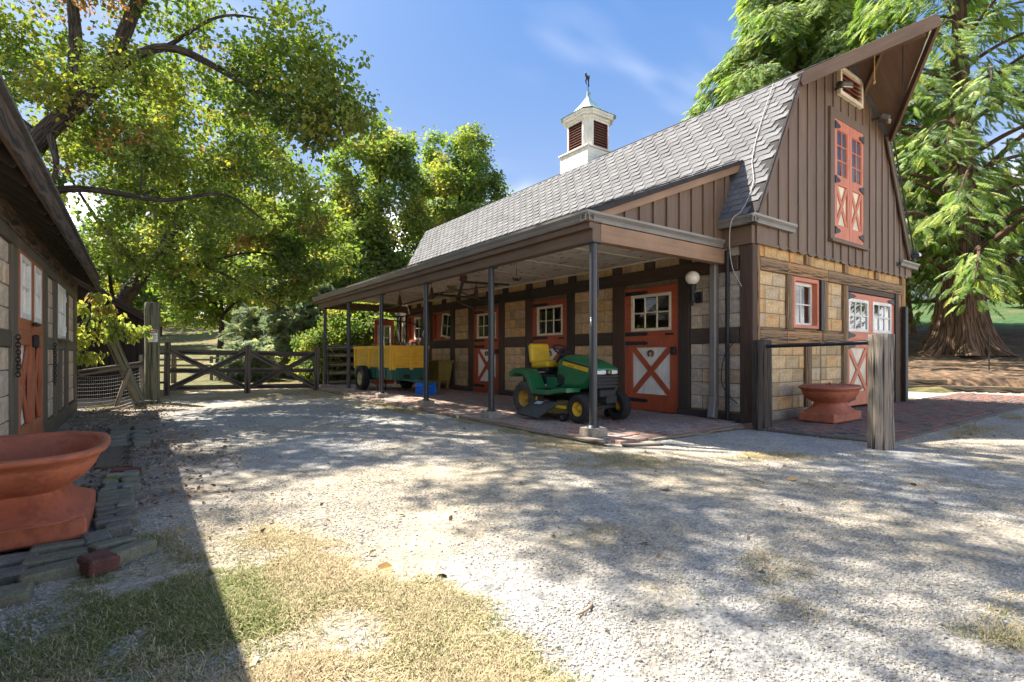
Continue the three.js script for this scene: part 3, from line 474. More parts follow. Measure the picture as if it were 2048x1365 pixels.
{ // hayloft doors
  const g = part(barn, 'hayloft_door_frame', [0.095, 0, -3.85 - BZ]);
  const s = poly([[-0.72, 2.865], [0.72, 2.865], [0.72, 5.055], [-0.72, 5.055]]); rectHole(s, -0.575, 0.57, 2.925, 4.91); add(g, 'trim_board', extr(s, 0.03, 0.003), M.brown[1], [0, 0, 0.0]);
  bx(g, 'sill', -0.74, 0.74, 2.845, 2.885, 0.0, 0.07, M.brown[0]);
  for (const q of [-1, 1]) {
    const d = part(barn, 'hayloft_door', [9.893 + q * 0.287 - BX, 2.93, -3.845 - BZ]), X = 0.28;
    leafFrame(d, 'door_leaf', -X, X, 0, 1.97, [[-X + 0.09, X - 0.075, 1.04, 1.82], [-X + 0.09, X - 0.075, 0.22, 0.89]], M.redG, -0.01, 0.035);
    const n = d.children.length; sash(d, -X + 0.085, X - 0.07, 1.035, 1.825, 2, 3, 0.02, 0.024, M.redG, 0.03); for (const c of d.children.slice(n)) c.position.z += 0.005;
    beadPanel(d, -X + 0.09, X - 0.075, 0.22, 0.89, -0.014, M.cream); crossBrace(d, -X + 0.09, X - 0.075, 0.22, 0.89, 0.075, 0.008, M.redG);
    for (const y of [1.86, 0.96, 0.12]) { const h = add(d, 'spade_hinge', spadeGeo(0.2), M.iron, [q * (X + 0.005), y, 0.028]); if (q > 0) h.rotation.z = Math.PI; }
  }
  const v = part(barn, 'louvre_vent', [9.92 - BX, 5.335, -3.85 - BZ]);
  const f = poly([[-0.45, 0], [0.45, 0], [0.45, 0.47], [-0.45, 0.47]]); rectHole(f, -0.395, 0.395, 0.055, 0.415); add(v, 'vent_frame', extr(f, 0.06, 0.004), M.cream);
  bx(v, 'vent_back', -0.4, 0.4, 0.05, 0.42, -0.01, 0.004, M.inside);
  for (let k = 0; k < 5; k++) add(v, 'slat', cbox(0.785, 0.008, 0.07, 0.002), M.redP, [0, 0.09 + k * 0.072, 0.03], [0.65, 0, 0]);
}
// roof
{
  const R = bw('roof'), r = rng(21), AL = Math.atan2(KN[1] - EAVE[1], KN[0] - EAVE[0]), LS = Math.hypot(KN[1] - EAVE[1], KN[0] - EAVE[0]);
  const AU = Math.atan2(RIDGE[1] - KN[1], RIDGE[0] - KN[0]), LU = Math.hypot(RIDGE[1] - KN[1], RIDGE[0] - KN[0]);
  const ex = 0.108, P = 0.25;
  const shape = (u0, u1, hr) => cached(`tile${u0},${u1},${hr}`, () => {                   // one interlocking shingle: u along the course, v up the slope, raised towards its lower right corner
    const a = [[-0.11, 0, 0.006], [0.136, 0, hr], [0.176, ex + 0.03, 0.003], [-0.07, ex + 0.03, 0.003]], p = [];
    const lo = a.map(q => [q[0], q[1] + 0.004, -0.004]); const Q = (A, B, C, D) => p.push(...A, ...B, ...C, ...A, ...C, ...D);
    Q(a[0], a[1], a[2], a[3]); Q(lo[0], lo[1], a[1], a[0]); Q(lo[1], lo[2], a[2], a[1]); Q(a[3], lo[3], lo[0], a[0]);
    const g = new THREE.BufferGeometry(); g.setAttribute('position', new THREE.Float32BufferAttribute(p, 3)); g.computeVertexNormals(); return boxUV(g);
  });
  const variants = [0.015, 0.018, 0.021].map(h => shape(0, 0, h));
  const tiles = [];
  const lay = (origin, ang, rows, z0, z1, keep) => { for (let k = 0; k < rows; k++) { const off = (k * 0.18) % P; for (let z = z0 - P + off; z < z1 + 0.1; z += P) { if (z - 0.09 < z0 || z + 0.14 > z1) continue; const v = k * ex; const pos = V(origin[0] + Math.cos(ang) * v, origin[1] + Math.sin(ang) * v, z); if (keep && !keep(pos)) continue; tiles.push({ pos, ang, m: Math.floor(r() * 4), g: variants[Math.floor(r() * 3)] }); } } };
  lay(EAVE, AL, 24, -16.3, -3.74, p => p.z > -4.75 || p.y > 3.72);
  const nSteep = tiles.length; const rank = tiles.map((t, i) => [t.pos.length(), i]).sort((a, b) => a[0] - b[0]).map(q => q[1]); const near = new Set(rank.slice(0, 300));
  lay(KN, AU, 18, -16.3, -3.76);
  const PA = Math.atan2(3.9 - 2.62, 7.34 - 4.13); lay([4.13, 2.64], PA, 31, -15.62, -4.26);
  const frame = t => new THREE.Matrix4().makeBasis(V(0, 0, 1), V(Math.cos(t.ang), Math.sin(t.ang), 0), V(-Math.sin(t.ang), Math.cos(t.ang), 0)).setPosition(t.pos);
  const list = [];
  tiles.forEach((t, i) => {
    if (near.has(i)) { const o = add(R, 'shingle', t.g, M.shingle[t.m]); o.applyMatrix4(frame(t)); }
    else { const g = t.g.clone().applyMatrix4(frame(t)), n = g.attributes.position.count, c = new Float32Array(n * 3), k = [1, 0.86, 1.12, 0.97][t.m]; c.fill(k); g.setAttribute('color', new THREE.BufferAttribute(c, 3)); list.push(g); }
  });
  const mm = M.shingle[0].clone(); mm.vertexColors = true; stuff(add(R, 'shingle_field', mergeGeometries(list), mm));
  // decks under the shingles, one thick sheet per slope
  const slab = (name, prof, z0, z1, m) => { const g = new THREE.ExtrudeGeometry(poly(prof), { depth: z1 - z0, bevelEnabled: false }); return add(R, name, boxUV(g), m, [0, 0, z0]); };
  const t = 0.05, off = (ang, d) => [Math.sin(ang) * d, -Math.cos(ang) * d];
  const [lx, ly] = off(AL, t), [ux, uy] = off(AU, t);
  slab('roof_deck', [EAVE, KN, [KN[0] + lx, KN[1] + ly], [EAVE[0] + lx, EAVE[1] + ly]].map(q => [...q]), -16.3, -3.78, M.shingleBase);
  slab('roof_deck', [KN, RIDGE, [RIDGE[0], RIDGE[1] - t * 1.1], [KN[0] + 0.02, KN[1] - t]], -16.3, -3.78, M.shingleBase);
  const mir = p => [19.6 - p[0], p[1]];
  slab('roof_deck', [mir(KN), [RIDGE[0], RIDGE[1]], [RIDGE[0], RIDGE[1] - t * 1.1], [mir(KN)[0] - 0.02, KN[1] - t]], -16.3, -3.78, M.shingle[1]);
  slab('roof_deck', [mir(EAVE), mir(KN), [mir(KN)[0] - lx, KN[1] + ly], [mir(EAVE)[0] - lx, EAVE[1] + ly]], -16.3, -3.78, M.shingle[1]);
  slab('porch_roof_deck', [[4.13, 2.63], [7.33, 3.905], [7.33, 3.845], [4.16, 2.57]], -15.64, -4.26, M.shingleBase);
  for (let z = -16.1; z < -3.9; z += 0.3) { if (z > -10.7 && z < -9.5) continue; for (const q of [-1, 1]) add(R, 'ridge_cap', cbox(0.16, 0.012, 0.31, 0.003), vary(M.shingle, r), [9.8 + q * 0.068, RIDGE[1] + 0.0, z], [0, 0, -q * AU * 0.95]); }
  // hood over the hayloft doors
  const H = bw('hay_hood'), KL = V(KN[0], KN[1], -3.78), KR = V(11.556, KN[1], -3.78), TP = V(9.8, RIDGE[1], -2.63), RB = V(9.8, RIDGE[1], -3.78);
  const wedge = (name, A, B, C, t0, m) => { const n = B.clone().sub(A).cross(C.clone().sub(A)).normalize(); if (n.y < 0) n.negate(); const lo = [A, B, C].map(p => p.clone().addScaledVector(n, -t0)), p = []; const tri = (a, b, c) => p.push(a.x, a.y, a.z, b.x, b.y, b.z, c.x, c.y, c.z); tri(A, B, C); tri(lo[0], lo[2], lo[1]); const e = [A, B, C]; for (let i = 0; i < 3; i++) { const j = (i + 1) % 3; tri(e[i], lo[i], lo[j]); tri(e[i], lo[j], e[j]); } const g = new THREE.BufferGeometry(); g.setAttribute('position', new THREE.Float32BufferAttribute(p, 3)); g.computeVertexNormals(); return add(H, name, boxUV(g), m); };
  const up = (p, d) => V(p.x, p.y + d, p.z);
  wedge('hood_roof', up(KL, 0.02), up(RB, 0.02), up(TP, 0.02), 0.025, M.shingle[0]); wedge('hood_roof', up(KR, 0.02), up(TP, 0.02), up(RB, 0.02), 0.025, M.shingle[1]);
  wedge('hood_soffit', up(KL, -0.02), up(RB, -0.02), up(TP, -0.02), 0.03, M.brown[1]); wedge('hood_soffit', up(KR, -0.02), up(TP, -0.02), up(RB, -0.02), 0.03, M.brown[1]);
  bar(H, 'barge_board', V(8.02, 5.09, -3.77), V(9.80, 6.045, -2.58), 0.19, 0.045, M.brown[2], V(-0.55, 0, 0.83)); bar(H, 'barge_board', V(11.58, 5.09, -3.77), V(9.82, 6.04, -2.58), 0.19, 0.045, M.brown[0], V(0.55, 0, 0.83));
  bx(H, 'ridge_beam', 9.74, 9.86, 5.90, 6.02, -3.95, -2.75, M.brown[1]);
  bar(H, 'rafter', V(9.0, 5.60, -3.9), V(9.78, 5.97, -3.30), 0.05, 0.09, M.brown[1], V(0, 1, 0)); bar(H, 'rafter', V(10.6, 5.60, -3.9), V(9.82, 5.97, -3.30), 0.05, 0.09, M.brown[1], V(0, 1, 0));
  // trim along the rakes of the steep slope
  for (const q of [-1, 1]) bar(H, 'rake_board', V(9.8 + q * (9.8 - EAVE[0] - 0.075), EAVE[1] - 0.02, -3.80), V(9.8 + q * (9.8 - KN[0] - 0.075), KN[1] - 0.06, -3.80), 0.10, 0.03, M.brown[1], V(0, 0, 1));
  for (const q of [-1, 1]) bar(H, 'drip_edge', V(9.8 + q * (9.8 - EAVE[0] + 0.012), EAVE[1] + 0.004, -3.745), V(9.8 + q * (9.8 - KN[0] + 0.012), KN[1] + 0.004, -3.745), 0.034, 0.022, M.shingleBase, V(0, 0, 1));
  // porch cheek: boards, battens and verge
  const C = bw('porch_cheek'), vy = x => 2.60 + 0.397 * (x - 4.11);
  for (let i = 0; i < 11; i++) { const a = 4.30 + i * 0.268, b = Math.min(a + 0.266, 7.1); const s = poly([[a, 2.60], [b, 2.60], [b, vy(b)], [a, vy(a)]]); add(C, 'siding_board', extr(s, 0.02, 0.002), vary(M.brown, r), [0, 0, -4.36]); if (i) bx(C, 'batten', a - 0.022, a + 0.022, 2.6, vy(a) - 0.02, -4.335, -4.312, vary(M.brown, r)); }
  bar(C, 'verge_board', V(4.2, vy(4.2) - 0.06, -4.295), V(7.3, vy(7.3) - 0.06, -4.295), 0.15, 0.03, M.tan, V(0, 0, 1));
  // far end of the barn and the right side
  const E = bw('rear_walls'); const w = poly([[7.0, -0.2], [12.6, -0.2], [12.6, roofY(12.6) - 0.05], [11.55, 5.1], [9.8, 6.0], [8.05, 5.1], [7.0, roofY(7.0) - 0.05]]); add(E, 'rear_gable', extr(w, 0.15), M.brown[0], [0, 0, -16.15]);
  bx(E, 'side_wall', 12.5, 12.69, -0.2, 3.0, -16.1, -4.0, M.blockG[0]);
  bx(E, 'inner_floor', 7.1, 12.5, -0.1, 0.03, -16, -4.1, M.inside); bx(E, 'loft_floor', 7.15, 12.5, 2.62, 2.7, -16, -4.13, M.inside);
}
// porch
{
  const g = bw('porch_beam');
  bx(g, 'front_beam', 4.23, 4.36, 2.30, 2.512, -15.42, -4.28, M.brown[1]); bx(g, 'side_beam', 4.365, 6.93, 2.305, 2.512, -4.40, -4.28, M.tan); bx(g, 'side_beam', 4.365, 6.93, 2.305, 2.512, -15.4, -15.28, M.brown[0]);
  bx(g, 'soffit', 4.14, 4.36, 2.514, 2.532, -15.6, -4.26, M.brown[0]); bx(g, 'frieze', 4.17, 4.225, 2.44, 2.512, -15.42, -4.27, M.brown[1]);
  const c = bw('porch_ceiling'); let z = -4.41, k = 0; const r = rng(41); const cm = [M.ceil, mat(0.87, 0.79, 0.67, { map: T.ceil, rough: 0.7, ox: 0.3, oy: 0.6 }), mat(0.92, 0.85, 0.73, { map: T.ceil, rough: 0.7, ox: 0.7, oy: 0.2 })];
  while (z > -15.2) { const e = Math.max(z - 1.22, -15.28); bx(c, 'ceiling_panel', 4.365, 6.965, 2.56, 2.572, e + 0.003, z - 0.003, cm[k++ % 3], 0.002); if (e > -15.2) bx(c, 'ceiling_batten', 4.37, 6.9, 2.548, 2.561, e - 0.022, e + 0.022, M.cream, 0.003); z = e; }
  bx(c, 'ceiling_trim', 6.89, 6.965, 2.535, 2.559, -15.28, -4.41, M.cream, 0.004);
  const prof = [[0, 0], [0.08, 0], [0.088, 0.03], [0.085, 0.05], [0.115, 0.085], [0.118, 0.112], [0.105, 0.112], [0.1, 0.09], [0.075, 0.055], [0.07, 0.012], [0.01, 0.012], [0.008, 0.112], [0, 0.112]];
  const gz = L => { const e = new THREE.ExtrudeGeometry(poly(prof), { depth: L, bevelEnabled: false }); return boxUV(e); };
  const gt = bw('gutter'); const a = add(gt, 'gutter_run', gz(11.40), M.gutter, [4.22, 2.522, -4.24]); a.rotation.y = Math.PI;              // profile grows to -x
  const b = add(gt, 'gutter_run', gz(2.72), M.gutter, [4.105, 2.522, -4.355]); b.rotation.y = Math.PI / 2; b.scale.x = -1; b.rotation.y = -Math.PI / 2; b.position.set(6.83, 2.522, -4.355); b.scale.set(1, 1, 1); b.rotation.set(0, -Math.PI / 2, 0);
  const e1 = add(gt, 'gutter_run', gz(0.70), M.gutter, [6.86, 2.80, -3.76]); e1.rotation.y = Math.PI;
  const e2 = add(gt, 'gutter_run', gz(1.18), M.gutter, [7.92, 2.80, -3.865]); e2.rotation.y = -Math.PI / 2;
  const e3 = add(gt, 'gutter_run', gz(0.95), M.gutter, [13.1, 2.74, -3.865]); e3.rotation.y = -Math.PI / 2; const e4 = add(gt, 'gutter_run', gz(3), M.gutter, [12.95, 2.74, -6.8]);
  void e4; bx(gt, 'eave_box', 12.68, 13.0, 2.58, 2.75, -4.1, -3.87, M.brown[0]);
  const d = bw('downspout'); bx(d, 'pipe', 6.83, 6.93, 0.32, 2.55, -4.50, -4.40, M.gutter, 0.012); bar(d, 'pipe_shoe', V(6.88, 0.36, -4.45), V(6.80, 0.06, -4.43), 0.115, 0.115, M.gutter, V(0, 0, 1), 0.012); bx(d, 'pipe', 6.84, 6.92, 2.6, 2.8, -4.44, -4.36, M.gutter, 0.01);
  const q = bw('black_drainpipe'); add(q, 'pipe', new THREE.CylinderGeometry(0.03, 0.03, 2.42, 12), M.iron, [6.885, 1.26, -4.24]); add(q, 'pipe_cap', new THREE.SphereGeometry(0.034, 10, 8), M.iron, [6.885, 2.47, -4.24]);
  for (const y of [0.4, 1.2, 2.0]) add(q, 'pipe_clip', new THREE.TorusGeometry(0.032, 0.006, 6, 14), M.iron, [6.885, y, -4.24], [Math.PI / 2, 0, 0]);
  const q2 = bw('black_drainpipe'); bx(q2, 'pipe', 12.40, 12.53, 0.05, 1.95, -3.86, -3.78, M.iron, 0.012);
  const cb = bw('roof_cable'); add(cb, 'cable', tube([V(8.0, 5.2, -4.15), V(7.62, 4.44, -4.16), V(7.3, 3.86, -4.10), V(7.05, 3.40, -3.95), V(6.83, 2.99, -4.0), V(6.70, 2.88, -4.05), V(6.74, 2.6, -4.12), V(6.9, 2.2, -4.16), V(6.9, 1.95, -4.03)], 0.007, 60, 6), mat(0.42, 0.38, 0.33, { rough: 0.7 }));
  add(cb, 'cable', tube([V(6.88, 1.2, -4.1), V(6.85, 1.0, -4.25), V(6.84, 0.6, -4.3), V(6.86, 0.4, -4.2), V(6.88, 0.3, -4.08)], 0.007, 40, 6), M.iron);
  // posts
  const zs = [-4.34, -6.49, -8.66, -10.81, -12.97, -14.99];
  zs.forEach((zp, i) => {
    const p = part(barn, 'porch_post', [4.3 - BX, 0, zp - BZ]);
    const ft = new THREE.CylinderGeometry(0.155, 0.175, 0.2, 4, 1); ft.rotateY(Math.PI / 4); add(p, 'footing', boxUV(flat(ft)), M.concrete, [0, 0.045, 0], [0, (i * 37 % 5 - 2) * 0.03, 0]);
    add(p, 'shaft', new THREE.CylinderGeometry(0.046, 0.046, 2.14, 20), M.post, [0, 1.22, 0]);
    add(p, 'base_flange', new THREE.CylinderGeometry(0.055, 0.078, 0.03, 20), M.post, [0, 0.158, 0]); add(p, 'top_plate', cbox(0.15, 0.014, 0.15, 0.003), M.post, [0, 2.292, 0]);
    if (i === 0 || i === 2) { add(p, 'tie_ring', new THREE.TorusGeometry(0.04, 0.006, 8, 20), M.steel, [-0.055, 1.36, 0.02], [0, 0.7, 0]); add(p, 'tie_ring', new THREE.TorusGeometry(0.014, 0.005, 6, 12), M.steel, [-0.05, 1.41, 0.015]); }
    if (i === 0) add(p, 'hanging_strap', tube([V(0.06, 2.2, -0.02), V(0.055, 2.05, -0.01), V(0.07, 1.9, 0), V(0.075, 1.72, 0.0), V(0.065, 1.66, 0)], 0.012, 20, 6), M.metalDark);
  });
}
// cupola
{
  const cx = 9.8, cz = -10.09, g = part(barn, 'cupola', [cx - BX, 0, cz - BZ]);
  const wall = mat(0.80, 0.76, 0.64, { map: T.paint, rough: 0.6 });
  bx(g, 'base', -0.53, 0.53, 5.5, 6.30, -0.53, 0.53, wall, 0.006); bx(g, 'base_cap', -0.57, 0.57, 6.30, 6.345, -0.57, 0.57, wall, 0.01);
  const oct = (a, c) => [[-a + c, -a], [a - c, -a], [a, -a + c], [a, a - c], [a - c, a], [-a + c, a], [-a, a - c], [-a, -a + c]];
  const prism = (name, a, c, y0, y1, m) => { const e = new THREE.ExtrudeGeometry(poly(oct(a, c)), { depth: y1 - y0, bevelEnabled: false }); e.rotateX(-Math.PI / 2); return add(g, name, boxUV(e), m, [0, y0, 0]); };
  const a = 0.47, c = 0.165;
  prism('core', a - 0.06, c, 6.34, 7.12, M.inside); prism('cornice', a + 0.02, c + 0.01, 7.10, 7.17, wall); prism('cornice', a + 0.085, c + 0.03, 7.17, 7.23, wall); prism('cornice', a + 0.105, c + 0.04, 7.23, 7.30, wall);
  for (let k = 0; k < 4; k++) {
    const an = k * Math.PI / 2; const q = part(g, 'louvre_side', [0, 6.345, 0], [0, an, 0]); const b = a - c;
    g.remove(q);
    const put = (name, geo, m, x, y, z, rx = 0, ry = 0) => { const o = add(g, name, geo, m); o.position.set(x, y, z).applyAxisAngle(V(0, 1, 0), an); o.position.y = y; o.rotation.order = 'YXZ'; o.rotation.set(rx, an + ry, 0); };
    const s = poly([[-b, 0], [b, 0], [b, 0.76], [-b, 0.76]]); rectHole(s, -b + 0.045, b - 0.045, 0.04, 0.70); put('louvre_frame', extr(s, 0.05), wall, 0, 6.345, a - 0.05);
    const s2 = poly([[-b + 0.046, 0.041], [b - 0.046, 0.041], [b - 0.046, 0.699], [-b + 0.046, 0.699]]); rectHole(s2, -b + 0.07, b - 0.07, 0.06, 0.68); put('louvre_frame', extr(s2, 0.04), mat(0.12, 0.03, 0.02, { rough: 0.7 }), 0, 6.345, a - 0.045);
    for (let j = 0; j < 9; j++) put('slat', cbox(2 * b - 0.145, 0.010, 0.075, 0.002), mat(0.30, 0.10, 0.07, { rough: 0.6 }), 0, 6.345 + 0.085 + j * 0.069, a - 0.035, 0.6);
    put('corner_panel', cbox(c * Math.SQRT2 - 0.006, 0.755, 0.04, 0.004), wall, (a - c / 2 - 0.014), 6.345 + 0.378, (a - c / 2 - 0.014), 0, Math.PI / 4);
  }
  // flared copper roof
  { const p = [], N = 8, o8 = oct(1, 0.26); const prof = []; for (let i = 0; i <= 10; i++) { const t = i / 10; prof.push([lerp(0.60, 0.035, Math.pow(t, 0.62)), lerp(7.30, 7.89, t)]); }
    for (let i = 0; i < 10; i++) for (let k = 0; k < N; k++) { const P = (ii, kk) => { const [s, y] = prof[ii], q = o8[kk % N]; return [q[0] * s, y, -q[1] * s]; }; const A = P(i, k), B = P(i, k + 1), C = P(i + 1, k + 1), D = P(i + 1, k); p.push(...A, ...B, ...C, ...A, ...C, ...D); }
    const e = new THREE.BufferGeometry(); e.setAttribute('position', new THREE.Float32BufferAttribute(p, 3)); e.computeVertexNormals(); add(g, 'copper_roof', boxUV(e), M.copper); }
  add(g, 'finial', new THREE.CylinderGeometry(0.03, 0.05, 0.2, 12), mat(0.22, 0.30, 0.26, { rough: 0.6 }), [0, 7.97, 0]);
  const v = part(barn, 'weathervane', [cx - BX, 8.05, cz - BZ], [0, 0.3, 0]);
  add(v, 'rod', new THREE.CylinderGeometry(0.008, 0.01, 0.36, 8), M.metalDark, [0, 0.17, 0]); bar(v, 'pointer', V(-0.06, 0.0, 0.0), V(0.16, -0.02, 0), 0.012, 0.012, M.metalDark);
  const h = new THREE.Shape(); [[-0.14, 0.02], [-0.12, 0.12], [-0.15, 0.2], [-0.11, 0.27], [-0.08, 0.23], [-0.03, 0.2], [0.04, 0.21], [0.09, 0.27], [0.1, 0.2], [0.08, 0.14], [0.06, 0.05], [0.08, -0.06], [0.03, -0.09], [0.04, -0.02], [0.0, 0.08], [-0.05, 0.1], [-0.08, 0.0], [-0.05, -0.07], [-0.11, -0.03]].forEach((q, i) => i ? h.lineTo(q[0], q[1]) : h.moveTo(q[0], q[1])); h.closePath();
  add(v, 'horse_figure', extr(h, 0.012), M.metalDark, [-0.03, 0.2, 0]);
}
// things fixed to or hanging on the barn
{
  const g = top('wall_lamp', 'white globe wall lamp on a black bracket beside the nearest stable door', 'lamp', [6.93, 1.86, -4.74]);
  add(g, 'back_plate', cbox(0.03, 0.17, 0.12, 0.01), M.iron, [0.0, 0.0, 0]); add(g, 'arm', cbox(0.16, 0.06, 0.05, 0.012), M.iron, [-0.1, 0.02, 0]);
  add(g, 'stem', new THREE.LatheGeometry([[0.0, -0.16], [0.02, -0.14], [0.012, -0.12], [0.045, -0.08], [0.025, -0.05], [0.035, -0.02], [0.03, 0.06], [0.055, 0.1], [0.05, 0.14], [0.065, 0.165], [0.0, 0.17]].map(q => new THREE.Vector2(q[0], q[1])), 16), M.iron, [-0.16, 0.02, 0]);
  add(g, 'globe', new THREE.SphereGeometry(0.105, 28, 20), mat(0.86, 0.80, 0.66, { rough: 0.25 }), [-0.16, 0.285, 0]);
  const flood = (pos, turn, label) => { const f = top('flood_light', label, 'floodlight', pos, null, turn); add(f, 'housing', cbox(0.2, 0.10, 0.16, 0.02), mat(0.10, 0.09, 0.075, { rough: 0.5 }), [0, 0, 0], [0.5, 0, 0]); add(f, 'lens', cbox(0.17, 0.012, 0.14, 0.004), mat(0.75, 0.75, 0.62, { rough: 0.15 }), [0, -0.045, 0.028], [0.5, 0, 0]); add(f, 'bracket', cbox(0.03, 0.03, 0.2, 0.004), M.iron, [0, 0.02, -0.12]); };
  flood([9.28, 5.36, -3.66], -0.5, 'floodlight left of the louvred vent under the hay hood'); flood([10.95, 5.26, -3.66], 0.4, 'floodlight right of the louvred vent under the hay hood');
  const e = top('security_light', 'black twin security light above the right eave of the barn', 'floodlight', [12.78, 2.92, -3.78]); add(e, 'junction_box', new THREE.CylinderGeometry(0.05, 0.05, 0.06, 14), M.iron, [0, 0, 0]);
  for (const q of [-1, 1]) { const h = add(e, 'lamp_head', new THREE.CylinderGeometry(0.045, 0.035, 0.12, 14), M.iron, [q * 0.06, 0.07, 0.05], [1.2, 0, q * 0.5]); add(h, 'lens', new THREE.CylinderGeometry(0.04, 0.04, 0.008, 14), mat(0.8, 0.78, 0.7, { rough: 0.2 }), [0, 0.062, 0]); }
  const hk = top('hay_hook', 'long yellow eye hook hanging under the hay hood', 'hook', [9.8, 5.46, -3.42]); const ym = mat(0.62, 0.38, 0.12, { rough: 0.6 }); add(hk, 'rod', new THREE.CylinderGeometry(0.009, 0.009, 0.42, 8), ym, [0, 0.25, 0]); add(hk, 'eye', new THREE.TorusGeometry(0.028, 0.009, 8, 18), ym, [0, 0.0, 0], [0, 0.7, 0]);
  chain('chain', 'rusty chain hanging from the tip of the hay hood', [9.8, 5.88, -3.03], 0.78, 0.022);
}
function chain(name, label, p, L, s, m = M.metalDark) {
  const g = top(name, label, 'chain', [p[0], p[1] - L, p[2]]); const link = cached('link' + s, () => { const t = new THREE.TorusGeometry(s * 0.6, s * 0.2, 6, 10); t.scale(0.75, 1.15, 1); return t; });
  const n = Math.floor(L / (s * 1.0)); for (let i = 0; i < n; i++) add(g, 'link', link, m, [Math.sin(i * 1.7) * 0.002, L - (i + 0.5) * s, 0], [0, i % 2 ? Math.PI / 2 : 0.1, 0]); return g;
}
// ---------------------------------------------------------------- left shed
M.olive = tones([0.125, 0.102, 0.070], [1, 0.85, 1.15], { map: T.paint, bump: T.grainB, bs: 0.002, rough: 0.65, rx: 1.5, ry: 0.7 });
M.rust = wood([0.46, 0.135, 0.058], { map: T.paint, rough: 0.5, bs: 0.001 });
M.weather = tones([0.34, 0.295, 0.24], [1, 0.85, 1.15, [1.02, 0.98, 0.85]], { map: T.old, bump: T.grainB, bs: 0.012, rough: 0.95, rx: 5, ry: 1.1 });
M.fence = tones([0.135, 0.110, 0.080], [1, 0.8, 1.25], { map: T.old, bump: T.grainB, bs: 0.006, rough: 0.85, rx: 2, ry: 0.8 });
{
  const SX = -0.87, S = top('stone_shed', 'low stone-block shed with orange-red double door and deep eaves at the left edge', 'shed', [-2.5, 0, -6]);
  const sw = n => part(S, n, [2.5, 0, 6]), r = rng(33), Z0 = -11.86, Z1 = 1.0;
  const W = sw('front_wall'); const sh = poly([[-Z1, -0.2], [6.385, -0.2], [6.385, 2.05], [7.87, 2.05], [7.87, -0.2], [-Z0, -0.2], [-Z0, 2.3], [-Z1, 2.3]]); const g = extr(sh, 0.2); g.rotateY(Math.PI / 2); add(W, 'wall_core', boxUV(g), M.mortar, [SX - 0.232, 0, 0]);
  const put = (a, y, w, h, q) => { const th = 0.05, x = SX - 0.018 + (q() - 0.5) * 0.006; add(W, 'block', cbox(th, Math.round(h * 200) / 200, Math.round(w * 100) / 100, 0.006), vary(M.blockS, q), [x - th / 2, y, a]); };
  for (const [a, b, i] of [[-6.08, -2.4, 1], [-11.5, -9.76, 2], [-9.44, -8.23, 3]]) courses(a, b, 0.2, 1.06, 200 + i, put, 0.0, 0.216);
  for (const [a, b, i] of [[-6.08, -2.4, 1], [-11.5, -10.54, 2], [-8.87, -8.23, 3]]) courses(a, b, 1.2, 1.95, 210 + i, put, 1.2, 0.19);
  const F = sw('timber_frame'), bm = (n, z0, z1, y0, y1, d = 0, m) => bx(F, n, SX - 0.08, SX + d * 0.6 + r() * 0.003, y0, y1, z0, z1, m || vary(M.olive, r), 0.007);
  for (const [a, b] of [[-6.355, -6.085], [-8.225, -7.88], [-9.175, -8.875], [-10.535, -10.125], [-11.86, -11.505]]) bm('wall_post', a, b, 0.03, 1.948, 0.006);
  bm('wall_post', -9.755, -9.445, 0.21, 1.055); bm('rail_beam', -11.5, -8.235, 1.062, 1.2); bm('rail_beam', -6.08, -2.4, 1.062, 1.2); bm('sill_beam', -11.86, -7.9, 0.0, 0.2, 0.016); bm('sill_beam', -6.09, -2.4, 0.0, 0.15, 0.012);
  bm('top_beam', Z0, -6.3, 1.952, 2.06, 0.01); bm('top_beam', -6.296, Z1, 1.952, 2.06, 0.01); bm('wall_plate', Z0, Z1, 2.064, 2.22, 0.03, wood([0.20, 0.13, 0.075], { map: T.old, bs: 0.008 }));
  // double door
  for (const [z0, z1, i] of [[-7.17, -6.39, 0], [-7.862, -7.18, 1]]) {
    const w = z1 - z0, X = w / 2, d = part(S, 'shed_door', [SX - 0.022 + 2.5, 0.03, (z0 + z1) / 2 + 6], [0, Math.PI / 2, 0]);
    leafFrame(d, 'upper_leaf', -X, X, 1.20, 2.0, [[-X + 0.10, X - 0.2, 1.33, 1.86]], M.rust, -0.01, 0.035); leafFrame(d, 'lower_leaf', -X, X, 0, 1.192, [[-X + 0.09, X - 0.1, 0.28, 1.06]], M.rust, -0.01, 0.035);
    bx(d, 'door_back', -X + 0.02, X - 0.02, 0.02, 1.15, -0.05, -0.03, M.rust);
    const n = d.children.length; sash(d, -X + 0.075, X - 0.175, 1.305, 1.885, 2, 2, 0.045, 0.028, M.white, 0.045); for (const c of d.children.slice(n)) c.position.z += 0.014;
    bx(d, 'blind', -X + 0.08, X - 0.18, 1.3, 1.89, -0.05, -0.03, M.cream);
    beadPanel(d, -X + 0.09, X - 0.1, 0.28, 1.06, -0.035, i ? M.rust : M.white); crossBrace(d, -X + 0.09, X - 0.1, 0.28, 1.06, 0.085, -0.004, M.rust);
    if (!i) { add(d, 'bolt', cbox(0.2, 0.035, 0.035, 0.008), M.iron, [X - 0.02, 1.27, 0.05]); add(d, 'bolt', new THREE.CylinderGeometry(0.012, 0.012, 0.26, 8), M.iron, [X - 0.0, 1.275, 0.06], [0, 0, Math.PI / 2]); add(d, 'padlock', cbox(0.07, 0.13, 0.05, 0.012), M.iron, [X - 0.03, 1.10, 0.05]); }
  }
  const wn = part(S, 'shuttered_window', [SX - 0.015 + 2.5, 1.21, -9.675 + 6], [0, Math.PI / 2, 0]); bx(wn, 'shutter_board', -0.44, 0.44, 0.0, 0.735, -0.04, 0.0, M.cream); sash(wn, -0.44, 0.44, 0.0, 0.735, 4, 2, 0.05, 0.03, M.white, 0.05);
